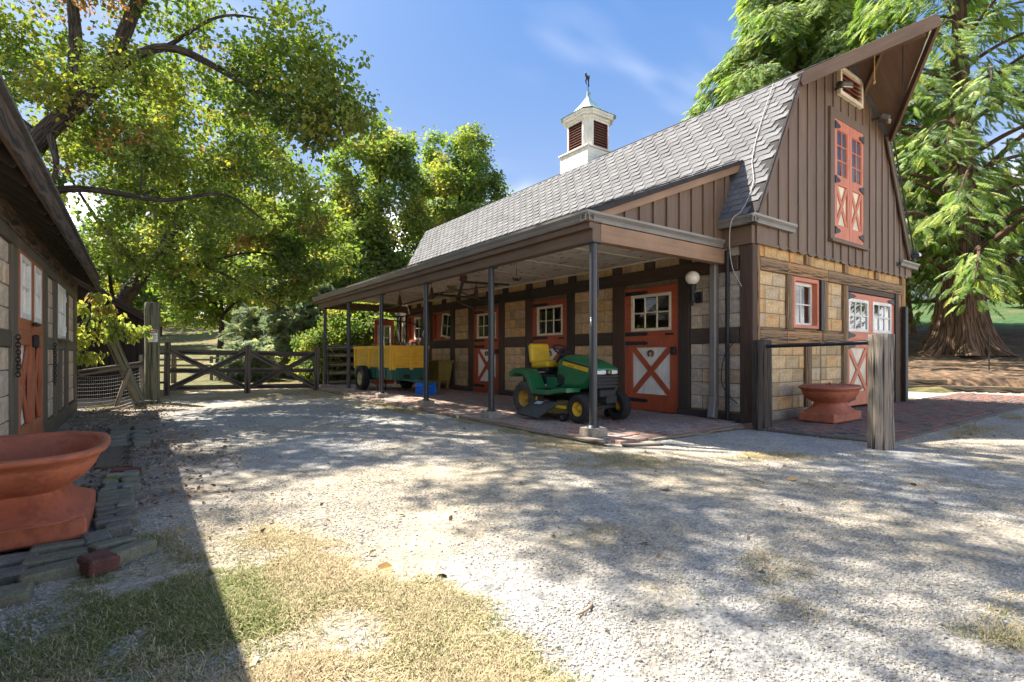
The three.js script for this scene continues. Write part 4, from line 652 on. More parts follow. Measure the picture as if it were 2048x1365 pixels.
  for (const y of [0.15, 0.6]) add(wn, 'hinge', cbox(0.07, 0.09, 0.012, 0.004), M.white, [0.46, y, 0.02]);
  bx(wn, 'sill', -0.47, 0.47, -0.03, 0.0, -0.02, 0.075, M.olive[2]);
  // roof: deck, rafters, fascia; pitch about 34 degrees
  const R = sw('roof'), pitch = 0.68, EX = -0.60, EY = 2.31, zA = -12.15, zB = 1.2, rx = -3.6;
  const deck = poly([[EX, EY], [EX, EY + 0.05], [rx, EY + 0.05 + (EX - rx) * pitch], [2 * rx - EX, EY + 0.05], [2 * rx - EX, EY], [rx, EY + (EX - rx) * pitch]]); const dg = new THREE.ExtrudeGeometry(deck, { depth: zB - zA, bevelEnabled: false }); add(R, 'roof_deck', boxUV(dg), wood([0.055, 0.045, 0.036], {}), [0, 0, zA]);
  bx(R, 'fascia', EX + 0.002, EX + 0.032, 2.15, 2.335, zA, zB, wood([0.13, 0.085, 0.055], { map: T.old, bs: 0.006 }), 0.005);
  for (let z = zA + 0.1; z < zB; z += 0.24) bx(R, 'roof_shingle', EX - 0.12, EX + 0.055, EY + 0.052, EY + 0.072, z - 0.118, z + 0.118, vary(M.shingle.slice(0, 2), r), 0.004);
  for (let z = zA + 0.25; z < zB; z += 0.46) { const a = V(EX - 0.01, EY - 0.075, z), b = V(-1.5, EY - 0.075 + (EX + 1.5) * pitch, z); bar(R, 'rafter', a, b, 0.05, 0.12, M.olive[1], V(0, 1, 0)); }
  const E = sw('end_walls'); for (const z of [Z0 + 0.02, Z1 - 0.2]) { const s = poly([[-6.3, -0.2], [SX - 0.02, -0.2], [SX - 0.02, 2.3], [rx, 2.3 + (SX - rx) * pitch], [-6.3, 2.3]]); add(E, 'end_wall', extr(s, 0.15), M.olive[0], [0, 0, z]); }
  chain('chain', 'long rusty chain hanging on the shed wall right of the red door', [SX + 0.035, 1.13, -8.55], 0.52, 0.032);
  chain('chain', 'short rusty chain hanging on the shed post left of the red door', [SX + 0.035, 1.16, -6.12], 0.36, 0.032);
}
// dark shed behind the fence
{
  const D = top('plank_shed', 'dark brown plank shed with sloping roof behind the wire fence', 'shed', [-1.9, 0, -16]), r = rng(44), dk = tones([0.040, 0.026, 0.021], [1, 0.85, 1.2], { map: T.old, bump: T.grainB, bs: 0.004, rough: 0.85, rx: 2, ry: 0.8 });
  const ry = x => 1.76 + (0.30 - x) * 0.63 * (x > -2.3 ? 1 : 0) + (x <= -2.3 ? 1.638 - (-2.3 - x) * 0.63 : 0);
  for (let x = -3.2; x < 0.19; x += 0.18) { const b = Math.min(x + 0.175, 0.2), s = poly([[x, -0.05], [b, -0.05], [b, ry(b)], [x, ry(x)]]); add(D, 'plank', extr(s, 0.025, 0.002), vary(dk, r), [1.9, 0, 1.36 + r() * 0.006]); }
  bx(D, 'side_wall', 2.07, 2.1, -0.05, 1.8, -1.9, 1.38, dk[0]); bx(D, 'side_wall', -1.3, -1.27, -0.05, 2.2, -1.9, 1.38, dk[0]); bx(D, 'rear_wall', -1.3, 2.1, -0.05, 1.7, -1.9, -1.87, dk[0]);
  bar(D, 'roof_slope', V(2.27, 1.70, -0.2), V(-0.4, 3.38, -0.2), 3.7, 0.05, mat(0.05, 0.042, 0.036, { map: T.granule, rough: 1, rx: 2, ry: 2 }), V(0.53, 0.85, 0)); bar(D, 'roof_slope', V(-3.0, 1.78, -0.2), V(-0.42, 3.38, -0.2), 3.7, 0.05, mat(0.05, 0.042, 0.036, { map: T.granule, rough: 1, rx: 2, ry: 2 }), V(-0.53, 0.85, 0));
  bar(D, 'barge_board', V(2.29, 1.66, 1.66), V(-0.4, 3.35, 1.66), 0.14, 0.03, dk[2], V(0, 0, 1));
}
// round weathered posts
function roundPost(r0, h, seed, lean = 0) {
  const n = 22, k = 14, p = [], idx = [], uv = [], q = rng(seed), ph = Array.from({ length: 6 }, () => [q() * 6.28, 2 + Math.floor(q() * 7), q()]);
  for (let j = 0; j <= k; j++) for (let i = 0; i <= n; i++) { const a = i / n * Math.PI * 2; let rr = r0 * (1 + 0.05 * (1 - j / k)); for (const [f, m, w] of ph) rr += r0 * 0.035 * w * Math.sin(m * a + f + j * 0.25); rr -= r0 * 0.10 * smooth(0.72, 0.9, Math.abs(Math.sin(a * 3.5 + ph[0][0]))) * q(); p.push(Math.cos(a) * rr + lean * j / k, h * j / k, Math.sin(a) * rr); uv.push(i / n * 2 * Math.PI * r0, h * j / k); }
  for (let j = 0; j < k; j++) for (let i = 0; i < n; i++) { const a = j * (n + 1) + i, b = a + 1, c = a + n + 1, d = c + 1; idx.push(a, c, b, b, c, d); }
  const c0 = p.length / 3; p.push(lean, h + r0 * 0.12, 0); uv.push(0, h); for (let i = 0; i < n; i++) idx.push(k * (n + 1) + i, c0, k * (n + 1) + i + 1);
  const g = new THREE.BufferGeometry(); g.setAttribute('position', new THREE.Float32BufferAttribute(p, 3)); g.setAttribute('uv', new THREE.Float32BufferAttribute(uv, 2)); g.setIndex(idx); g.computeVertexNormals(); return g;
}
M.postGreen = mat(0.25, 0.25, 0.16, { map: T.old, bump: T.grainB, bs: 0.014, rough: 0.95, rx: 4, ry: 0.9 });
{
  const G = top('gate_post', 'tall round mossy wooden post with a warning sign at the gate', 'post', [0.24, -0.05, -12.8]); add(G, 'shaft', roundPost(0.13, 2.09, 61), M.postGreen);
  const s = top('warning_sign', 'small white warning sign with red heading on the tall gate post', 'sign', [0.245, 1.24, -12.655], null, -0.42);
  const cv = document.createElement('canvas'); cv.width = 256; cv.height = 340; const c = cv.getContext('2d'); c.fillStyle = '#f2f0ea'; c.fillRect(0, 0, 256, 340); c.strokeStyle = '#333'; c.lineWidth = 4; c.strokeRect(5, 5, 246, 330); c.fillStyle = '#1b1b1b'; c.fillRect(12, 12, 232, 76); c.fillStyle = '#c8433a'; c.beginPath(); c.ellipse(128, 50, 104, 32, 0, 0, 7); c.fill(); c.fillStyle = '#f6e9e4'; c.font = 'bold 40px sans-serif'; c.textAlign = 'center'; c.fillText('WARNING', 128, 64);
  c.fillStyle = '#3c7a62'; c.fillRect(92, 102, 76, 26); c.fillStyle = '#222'; for (let k = 0; k < 9; k++) { const w = [180, 196, 150, 200, 170, 190, 140, 176, 120][k]; c.fillRect(128 - w / 2, 142 + k * 20, w, k < 2 ? 10 : 6); } c.beginPath(); c.arc(48, 312, 8, 0, 7); c.fill();
  const t = new THREE.CanvasTexture(cv); t.colorSpace = THREE.SRGBColorSpace; const m = new THREE.MeshStandardMaterial({ map: t, roughness: 0.5 }); add(s, 'sign_plate', cbox(0.185, 0.25, 0.003, 0.001), M.white, [0, 0.125, 0]); add(s, 'sign_face', new THREE.PlaneGeometry(0.18, 0.245), m, [0, 0.125, 0.003]);
  const g = top('field_gate', 'dark brown five-bar timber gate with two crossed bays', 'gate', [0.51, 0.03, -13.6]); g.rotation.z = -0.018; const r = rng(45), fm = () => vary(M.fence, r);
  for (const [a, b, y0, y1] of [[-0.06, 0.06, 0.06, 1.23], [1.525, 1.655, 0.07, 1.2], [3.1, 3.23, 0.1, 1.2]]) bx(g, 'stile', a, b, y0, y1, -0.03, 0.035, fm(), 0.006);
  for (const [y0, y1] of [[0.96, 1.075], [0.56, 0.66], [0.17, 0.28]]) { bx(g, 'rail', 0.06, 1.525, y0, y1, -0.02, 0.016, fm(), 0.005); bx(g, 'rail', 1.655, 3.1, y0, y1, -0.02, 0.016, fm(), 0.005); }
  for (const [a, b] of [[0.06, 1.525], [1.655, 3.1]]) { bar(g, 'brace', V(a, 1.03, 0.03), V(b, 0.22, 0.03), 0.115, 0.024, fm(), V(0, 0, 1)); bar(g, 'brace', V(a, 0.22, 0.052), V(b, 1.03, 0.052), 0.115, 0.02, fm(), V(0, 0, 1)); }
  for (const y of [0.35, 0.98]) add(g, 'hinge', cbox(0.24, 0.05, 0.02, 0.005), M.iron, [-0.1, y, 0.045]);
  // wire fence between the shed and the gate post
  const f = top('wire_fence', 'sagging wire mesh fence under a single timber rail beside the shed', 'fence', [-0.35, 0, -12.3]); const A = V(-0.5, 0.66, 0.36), B = V(0.42, 0.80, -0.35);
  bar(f, 'rail', A, B, 0.11, 0.04, M.fence[2], V(0.6, 0, 0.8)); bx(f, 'board_post', 0.37, 0.45, 0, 0.98, -0.42, -0.36, M.weather[0]);
  bar(f, 'leaning_board', V(0.22, 0.72, -0.10), V(0.02, 0.02, 0.18), 0.075, 0.03, M.weather[3], V(0.6, 0, 0.8));
  const wm = mat(0.34, 0.32, 0.30, { rough: 0.5, metal: 0.5 }); const dir = B.clone().sub(A);
  for (let k = 0; k < 9; k++) { const y = 0.60 - k * 0.066, p = []; for (let i = 0; i <= 8; i++) { const t = i / 8; p.push(V(A.x + dir.x * t - 0.02, y - 0.05 * Math.sin(t * 3.14) + 0.09 * t, A.z + dir.z * t + 0.05 + 0.05 * Math.sin(t * 3 + k))); } add(f, 'wire', tube(p, 0.0028, 16, 5), wm); }
  const vw = []; for (let i = 0; i < 34; i++) { const t = i / 33; vw.push(tube([V(A.x + dir.x * t - 0.02, 0.60 + 0.09 * t - 0.05 * Math.sin(t * 3.14), A.z + dir.z * t + 0.05), V(A.x + dir.x * t - 0.02, 0.3, A.z + dir.z * t + 0.09), V(A.x + dir.x * t - 0.02, 0.03, A.z + dir.z * t + 0.06)], 0.0012, 6, 4)); } stuff(add(f, 'mesh_wires', merged(vw), wm));
  const lp = top('leaning_post', 'thick mossy post leaning left beside the gate post', 'post', [0.07, -0.05, -12.5]); const o = add(lp, 'shaft', roundPost(0.095, 1.42, 62), M.postGreen); o.rotation.z = 0.34; o.rotation.x = 0.06;
  const br = (name, label, pts, rad) => tagThing(add(scene, name, tube(pts, rad, 30, 7), mat(0.30, 0.25, 0.19, { map: T.bark, rough: 1 })), label, 'branch');
  br('fallen_branch', 'pale curved branch lying at the foot of the wire fence', [V(-0.62, 0.03, -10.9), V(-0.3, 0.05, -11.5), V(0.0, 0.10, -12.0), V(0.3, 0.07, -12.4)], 0.022);
  // paddock fences beyond
  const pf = top('paddock_fence', 'grey five-board fence beyond the far end of the porch', 'fence', [4.6, 0, -17]); const wt = () => vary(M.weather, r);
  for (const [y0, y1] of [[1.14, 1.28], [0.90, 1.02], [0.60, 0.73], [0.33, 0.46], [0.05, 0.16]]) bx(pf, 'rail', 0.2, 3.4, y0, y1, 0, 0.03, wt(), 0.005);
  for (const x of [0.3, 1.9, 3.3]) bx(pf, 'fence_post', x - 0.06, x + 0.06, -0.1, 1.35, -0.12, -0.002, wt(), 0.008);
  for (let k = 0; k < 1; k++) { const mg = top('metal_gate', 'thin black metal gate frame behind the last porch post', 'gate', [4.75, 0.05, -16.2]); add(mg, 'frame_tube', tube([V(0, 0, 0), V(0, 1.08, 0), V(0.02, 1.1, 0), V(0.85, 1.1, 0)], 0.018, 30, 6), M.iron); add(mg, 'upright', new THREE.CylinderGeometry(0.018, 0.018, 1.1, 8), M.iron, [0.85, 0.55, 0]); }
  const rf = top('field_fence', 'weathered rail fence crossing the dry field behind the gate', 'fence', [1.5, 0.1, -21]);
  for (let i = 0; i < 4; i++) { add(rf, 'fence_post', cbox(0.1, 0.85, 0.1, 0.006), wt(), [i * 2.2 - 1.6, 0.4, 0]); if (i < 3) for (const y of [0.30, 0.52, 0.72]) bar(rf, 'rail', V(i * 2.2 - 1.6, y + (i % 2) * 0.04, 0.06), V(i * 2.2 + 0.6, y - 0.02, 0.06), 0.07, 0.03, wt(), V(0, 0, 1)); }
  for (const [x, z, h] of [[3.2, -24, 1.1], [0.9, -19, 0.95]]) { const p = top('field_post', x > 2 ? 'thin wooden post standing far out in the dry field' : 'short wooden post just behind the gate', 'post', [x, 0.1, z]); add(p, 'shaft', roundPost(0.07, h, 63 + x), M.weather[1]); }
}
// hitching rail
{
  const h = top('hitching_rail', 'hitching rail of two weathered posts and a black pipe at the barn corner', 'hitching rail', [6.5, 0, -2.95]);
  add(h, 'rail_post', roundPost(0.118, 1.18, 71), mat(0.13, 0.105, 0.082, { map: T.old, bump: T.grainB, bs: 0.014, rough: 0.95, rx: 5, ry: 1.1 }), [0.20, 0, -0.68]); add(h, 'rail_post', roundPost(0.112, 1.205, 72), M.weather[2], [-0.17, 0, 0.80]);
  const a = V(0.17, 1.10, -0.58), b = V(-0.15, 1.125, 0.70), p = add(h, 'pipe', new THREE.CylinderGeometry(0.024, 0.024, a.distanceTo(b), 16), mat(0.02, 0.025, 0.032, { rough: 0.3 })); p.position.copy(a).add(b).multiplyScalar(0.5); p.quaternion.setFromUnitVectors(V(0, 1, 0), b.clone().sub(a).normalize());
  for (const [q, n] of [[a, 0.02], [b, -0.02]]) { const f = add(h, 'pipe_flange', new THREE.CylinderGeometry(0.045, 0.045, 0.02, 16), M.iron); f.position.copy(q); f.quaternion.copy(p.quaternion); }
}
// terracotta planters: a bowl on a waisted foot and a block plinth, oblong with rounded corners
const terra = (k = 1) => mat(0.47 * k, 0.14 * k, 0.07 * k, { map: tex(256, (u, v) => { const p = fbm(u, v, 4, 4, 5, 121), q = fbm(u, v, 40, 40, 3, 123), s = smooth(0.60, 0.70, fbm(u, v, 12, 12, 4, 127)); const a = 0.92 + 0.14 * (p - 0.5) + 0.12 * (q - 0.5); return [lerp(a, 0.62, s * 0.3), lerp(a, 0.60, s * 0.3), lerp(a, 0.62, s * 0.28)]; }), bump: T.stoneB, bs: 0.002, rough: 0.72, rx: 1.2, ry: 1.2 });
function planter(name, label, pos, hx, hz, px, pz, H, soilY, grp, chip) {
  const g = top(name, label, 'planter', pos), m = terra(), n = 56, prof = [[0.80, 0.26], [0.80, 0.275], [0.74, 0.30], [0.63, 0.36], [0.535, 0.44], [0.495, 0.50], [0.51, 0.525], [0.62, 0.575], [0.76, 0.66], [0.85, 0.76], [0.89, 0.84], [0.885, 0.86], [0.92, 0.88], [0.93, 0.90], [0.985, 0.925], [1.0, 0.95], [1.0, 0.975], [0.985, 0.99], [0.95, 1.0], [0.90, 0.985], [0.875, 0.955], [0.865, 0.93], [0.82, 0.90], [0.76, 0.82], [0.70, soilY]];
  const ring = (s, y, ex) => Array.from({ length: n + 1 }, (_, i) => { const a = i / n * 2 * Math.PI, c = Math.cos(a), q = Math.sin(a), e = 2 / ex; return [Math.sign(c) * Math.pow(Math.abs(c), e) * hx * s, y * H, Math.sign(q) * Math.pow(Math.abs(q), e) * hz * s]; });
  const loft = pr => { const p = [], uv = [], idx = []; pr.forEach(([s, y], j) => ring(s, y, lerp(3.6, 2.8, clamp((y - 0.3) / 0.6))).forEach((q, i) => { p.push(...q); uv.push(i / n * 2.4, j * 0.06); })); for (let j = 0; j < pr.length - 1; j++) for (let i = 0; i < n; i++) { const a = j * (n + 1) + i, b = a + 1, c = a + n + 1, d = c + 1; idx.push(a, c, b, b, c, d); } const e = new THREE.BufferGeometry(); e.setAttribute('position', new THREE.Float32BufferAttribute(p, 3)); e.setAttribute('uv', new THREE.Float32BufferAttribute(uv, 2)); e.setIndex(idx); e.computeVertexNormals(); return e; };
  const k = 7; add(g, 'foot', loft(prof.slice(0, k)), m); add(g, 'bowl', loft(prof.slice(k - 1)), m);
  add(g, 'plinth', cbox(px * 2, H * 0.24, pz * 2, 0.012), m, [0, H * 0.13, 0]); add(g, 'plinth_step', cbox(px * 1.92, H * 0.03, pz * 1.92, 0.008), m, [0, H * 0.258, 0]);
  const soil = ring(0.705, soilY, 3.0), sp = [], si = [], r = rng(81); sp.push(0, soilY * H + 0.02, 0); soil.forEach(q => { sp.push(...q); }); for (let i = 1; i <= n; i++) si.push(0, i + 1, i); const sg = new THREE.BufferGeometry(); sg.setAttribute('position', new THREE.Float32BufferAttribute(sp, 3)); sg.setIndex(si); add(g, 'soil', boxUV(flat(sg)), mat(0.12, 0.06, 0.045, { map: T.stone, rough: 1, rx: 4, ry: 4 }));
  if (chip) { add(g, 'lid', (() => { const s = ring(0.90, 0, 3.0), sh = new THREE.Shape(); s.forEach((q, i) => i ? sh.lineTo(q[0], q[2]) : sh.moveTo(q[0], q[2])); const e = new THREE.ExtrudeGeometry(sh, { depth: 0.015, bevelEnabled: true, bevelSize: 0.006, bevelThickness: 0.006, bevelSegments: 1 }); e.rotateX(-Math.PI / 2); return boxUV(e); })(), terra(0.8), [0, H * 0.975, 0]); for (const q of [-1, 1]) add(g, 'lid_handle', new THREE.TorusGeometry(0.05, 0.008, 6, 14, Math.PI), terra(0.7), [q * 0.2, H * 0.975 + 0.02, 0.05], [0.5, 0, 0]); }
  return g;
}
planter('planter', 'large terracotta planter in the left foreground by the shed wall', [-0.53, 0.03, -3.85], 0.40, 0.56, 0.315, 0.36, 0.475, 0.66);
planter('planter', 'lidded terracotta planter in front of the barn gable', [8.13, 0.045, -3.39], 0.50, 0.34, 0.45, 0.235, 0.50, 0.80, null, true);
// loose pavers beside the left planter
{
  const g = new THREE.Group(); g.name = 'brick_path'; struct(g); scene.add(g); const r = rng(91), gm = tones([0.20, 0.195, 0.16], [1, 0.85, 1.15, [1, 1.0, 0.85]], { map: T.stone, bump: T.stoneB, bs: 0.004, rough: 0.95, rx: 3, ry: 3 }), moss = mat(0.20, 0.20, 0.05, { map: T.stone, rough: 1, rx: 3, ry: 3 }), red = mat(0.16, 0.06, 0.045, { map: T.brick, bump: T.stoneB, bs: 0.004, rx: 3, ry: 3 });
  const put = (x, z, w, d, ya, m, tilt = 0.05, y = 0.02) => add(g, 'brick', cbox(w, 0.075, d, 0.010), m || vary(gm, r), [x, y + 0.008 + (r() - 0.5) * 0.02, z], [(r() - 0.5) * tilt * 3.4, ya + (r() - 0.5) * 0.16, (r() - 0.5) * tilt * 3.4]);
  put(-0.50, -3.32, 0.235, 0.105, 0.03); put(-0.315, -3.385, 0.215, 0.09, 0.04); put(-0.31, -3.225, 0.24, 0.11, 0.03); put(-0.295, -3.07, 0.245, 0.12, 0.06); put(-0.50, -3.12, 0.2, 0.11, 0.05); put(-0.45, -2.86, 0.2, 0.12, -0.1); put(-0.17, -3.42, 0.11, 0.17, 0.1); put(-0.145, -3.02, 0.12, 0.13, 0.5, red, 0.12, 0.03); put(-0.10, -3.25, 0.19, 0.085, 0.55); put(-0.03, -3.11, 0.21, 0.105, 0.6, null, 0.1, 0.03);
  put(-0.09, -3.55, 0.12, 0.09, 0.1, gm[1]); for (let z = -3.70, k = 0; z > -5.35; z -= 0.112, k++) { const two = r() < 0.55, m = k === 11 || k === 13 ? moss : k === 14 ? red : null; if (two) { put(-0.17 + r() * 0.02, z, 0.10, 0.095, (r() - 0.5) * 0.25, m); put(-0.055 + r() * 0.02, z + (r() - 0.5) * 0.04, 0.11, 0.095, (r() - 0.5) * 0.3, null); } else put(-0.10 + (r() - 0.5) * 0.06, z, 0.2, 0.095, (r() - 0.5) * 0.25, m); }
  for (let z = -6.95; z > -8.6; z -= 0.115) { put(-0.19 + (r() - 0.5) * 0.05, z, 0.2, 0.1, (r() - 0.5) * 0.2, null, 0.05, 0.0); if (r() < 0.6) put(0.02 + (r() - 0.5) * 0.05, z, 0.15, 0.1, (r() - 0.5) * 0.2, null, 0.05, 0.0); }
  const d = top('door_board', 'flat weathered board lying in the path before the shed door', 'board', [-0.17, 0.01, -6.2]); for (let k = 0; k < 3; k++) add(d, 'plank', cbox(0.26, 0.025, 0.36, 0.004), wood([0.15, 0.125, 0.095], { map: T.old, bs: 0.006 }), [0.0, 0.012, -0.42 + k * 0.375]);
}
// boards lying along the porch edge, landscape timbers at the right
{
  const r = rng(95), plank = (label, a, b, w, t, m, grp) => { const g = top('loose_plank', label, 'plank', [a[0], a[1], a[2]]); bar(g, 'plank', V(0, 0, 0), V(b[0] - a[0], b[1] - a[1], b[2] - a[2]), w, t, m, V(0, 1, 0), 0.005); return g; };
  plank('pale grey plank lying along the porch edge before the first post', [4.02, 0.035, -5.15], [4.10, 0.05, -3.92], 0.12, 0.035, M.weather[2]);
  plank('short thin grey plank on the gravel beside the first porch post', [4.22, 0.02, -3.82], [4.62, 0.025, -3.62], 0.075, 0.025, M.weather[1]);
  plank('long weathered edging board along the end of the porch paving', [4.75, 0.012, -3.87], [6.62, 0.018, -3.84], 0.085, 0.05, M.weather[3]);
  for (let i = 0; i < 4; i++) { const e = struct(bx(scene, 'porch_edging', 4.0, 4.08, -0.03, 0.035 + r() * 0.012, -15.6 + i * 2.62, -15.6 + (i + 1) * 2.62 - 0.02, M.weather[i % 4], 0.006)); e.name = numbered('porch_edging'); }
  const lt = (label, a, b, h, y) => { const g = top('landscape_timber', label, 'timber', [a[0], y, a[1]]); bar(g, 'timber', V(0, h / 2, 0), V(b[0] - a[0], h / 2, b[1] - a[1]), 0.15, h, wood([0.27, 0.21, 0.13], { map: T.old, bs: 0.006 }), V(0, 1, 0), 0.01); };
  lt('long lower landscape timber edging the bank right of the barn', [16.3, -6.0], [18.05, -2.9], 0.17, 0.0); lt('second long landscape timber continuing the edging at the right frame edge', [18.07, -2.87], [19.5, -0.35], 0.17, 0.0);
  lt('short upper landscape timber stacked on the lower one beside the barn', [16.36, -5.95], [17.25, -4.37], 0.16, 0.172);
  for (const [x, z, k] of [[18.2, -5.8, 'left'], [19.3, -3.95, 'right']]) { const g = top('garden_stake', `thin dark metal stake in the bank, ${k === 'left' ? 'nearer the barn' : 'in front of the big trunk'}`, 'stake', [x, gh(x, z), z]); add(g, 'rod', new THREE.CylinderGeometry(0.014, 0.016, 1.1, 8), M.iron, [0, 0.5, 0]); }
}
// house on the hill
{
  const y0 = gh(62, -15), H = top('hill_house', 'pale house with brick upper storey and grey roof on the hill behind the big tree', 'house', [62, y0 - 0.3, -15], null, -1.1); const br = mat(0.42, 0.30, 0.25, { map: T.brick, rough: 0.95 }), wh = mat(0.72, 0.71, 0.68, { map: T.paint, rough: 0.7 });
  bx(H, 'lower_wall', -12, 12, 0, 3.4, -4, 4, wh); bx(H, 'upper_wall', -11.8, 11.8, 3.4, 7.2, -3.8, 3.8, br);
  const s = poly([[-4.6, 0], [4.6, 0], [0, 4.6]]), e = new THREE.ExtrudeGeometry(s, { depth: 25, bevelEnabled: false }); e.rotateY(Math.PI / 2); add(H, 'roof', boxUV(e), mat(0.42, 0.41, 0.42, { map: T.granule, rough: 0.9 }), [-12.5, 7.2, 0]);
  for (let i = 0; i < 7; i++) { bx(H, 'window', -10.4 + i * 3.2, -9.0 + i * 3.2, 4.4, 6.2, 3.8, 3.86, wh); bx(H, 'pane', -10.3 + i * 3.2, -9.1 + i * 3.2, 4.5, 6.1, 3.862, 3.88, mat(0.05, 0.06, 0.07, { rough: 0.1 })); }
  for (let i = 0; i < 4; i++) bx(H, 'garage_door', -10 + i * 5.2, -6.6 + i * 5.2, 0.1, 2.6, 4.0, 4.06, mat(0.62, 0.62, 0.60, { rough: 0.6 }));
}
// red casement leaf standing open at the far end of the barn
{
  const g = top('open_door_leaf', 'red framed four-pane door leaf standing open at the far barn end', 'door', [6.62, 0.0, -16.4]);
  leafFrame(g, 'leaf_frame', -0.33, 0.33, 0, 2.12, [[-0.24, 0.24, 1.12, 1.95]], M.redP, -0.02, 0.04); sash(g, -0.245, 0.245, 1.115, 1.955, 2, 2, 0.04, 0.024, M.white);
  add(g, 'side_post', cbox(0.06, 2.3, 0.06, 0.008), M.steel, [0.52, 1.15, 0.1]); 
}
// ---------------------------------------------------------------- garden tractor
const jdG = mat(0.022, 0.20, 0.068, { rough: 0.3, map: T.plain, phys: { clearcoat: 0.5, clearcoatRoughness: 0.2 } }), jdY = mat(0.95, 0.60, 0.02, { rough: 0.42, map: T.plain }), blk = mat(0.020, 0.020, 0.021, { rough: 0.55, map: T.plain }), rubber = mat(0.028, 0.026, 0.025, { rough: 0.9, map: T.stone, rx: 2, ry: 2 }), dusty = mat(0.085, 0.075, 0.062, { rough: 0.95, map: T.stone, rx: 2, ry: 2 });
const rb = (w, h, d, r, s = 3) => new RoundedBoxGeometry(w, h, d, s, r);
// loft through rings of points (each ring the same count), closed round
function loftRings(rings, capA, capB) {
  const n = rings[0].length, p = [], idx = []; rings.forEach(R => R.forEach(q => p.push(...q)));
  for (let j = 0; j < rings.length - 1; j++) for (let i = 0; i < n; i++) { const a = j * n + i, b = j * n + (i + 1) % n, c = a + n, d = b + n; idx.push(a, b, c, b, d, c); }
  const cap = (j, flip) => { const c = [0, 0, 0]; rings[j].forEach(q => { c[0] += q[0] / n; c[1] += q[1] / n; c[2] += q[2] / n; }); const k = p.length / 3; p.push(...c); for (let i = 0; i < n; i++) { const a = j * n + i, b = j * n + (i + 1) % n; flip ? idx.push(k, a, b) : idx.push(k, b, a); } };
  if (capA) cap(0, false); if (capB) cap(rings.length - 1, true);
  let g = new THREE.BufferGeometry(); g.setAttribute('position', new THREE.Float32BufferAttribute(p, 3)); g.setIndex(idx); g.computeVertexNormals(); const nrm = g.attributes.normal; g = boxUV(g); return g;
}
function wheel(g, name, R, W, rimR, pos, side, tyreMat, lug, rimMat) {
  const w = part(g, name, pos, [0, 0, side > 0 ? -Math.PI / 2 : Math.PI / 2]), h = W / 2;                 // local y points outwards
  const prof = [[rimR, -h * 0.8], [R * 0.78, -h * 0.98], [R * 0.93, -h * 0.92], [R * 0.985, -h * 0.7], [R, -h * 0.3], [R, h * 0.3], [R * 0.985, h * 0.7], [R * 0.93, h * 0.92], [R * 0.78, h * 0.98], [rimR, h * 0.8], [rimR * 0.98, h * 0.6]].map(q => new THREE.Vector2(q[0], q[1]));
  const list = [boxUV(new THREE.LatheGeometry(prof, 44))]; const nl = lug, lg = cbox(R * 0.05, W * 0.46, R * 0.055, 0.002);
  for (let k = 0; k < nl; k++) { const a = k / nl * 6.2832; for (const q of [-1, 1]) { const m = new THREE.Matrix4().makeRotationY(a + q * 0.06).multiply(new THREE.Matrix4().makeTranslation(R * 1.0, q * W * 0.22, 0)).multiply(new THREE.Matrix4().makeRotationX(q * 0.55)); list.push(lg.clone().applyMatrix4(m)); } }
  add(w, 'tyre', merged(list), tyreMat);
  const rim = [[rimR * 1.02, h * 0.80], [rimR * 0.97, h * 0.78], [rimR * 0.90, h * 0.45], [rimR * 0.80, h * 0.15], [rimR * 0.55, h * 0.05], [rimR * 0.42, h * 0.22], [rimR * 0.30, h * 0.28], [rimR * 0.27, h * 0.55], [rimR * 0.16, h * 0.60], [0.001, h * 0.60]].map(q => new THREE.Vector2(q[0], q[1]));
  add(w, 'rim', new THREE.LatheGeometry(rim, 36), rimMat); for (let k = 0; k < 5; k++) add(w, 'wheel_nut', new THREE.CylinderGeometry(rimR * 0.05, rimR * 0.05, 0.012, 6), M.steel, [Math.cos(k * 1.2566) * rimR * 0.62, h * 0.1 + 0.006, Math.sin(k * 1.2566) * rimR * 0.62]);
  return w;
}
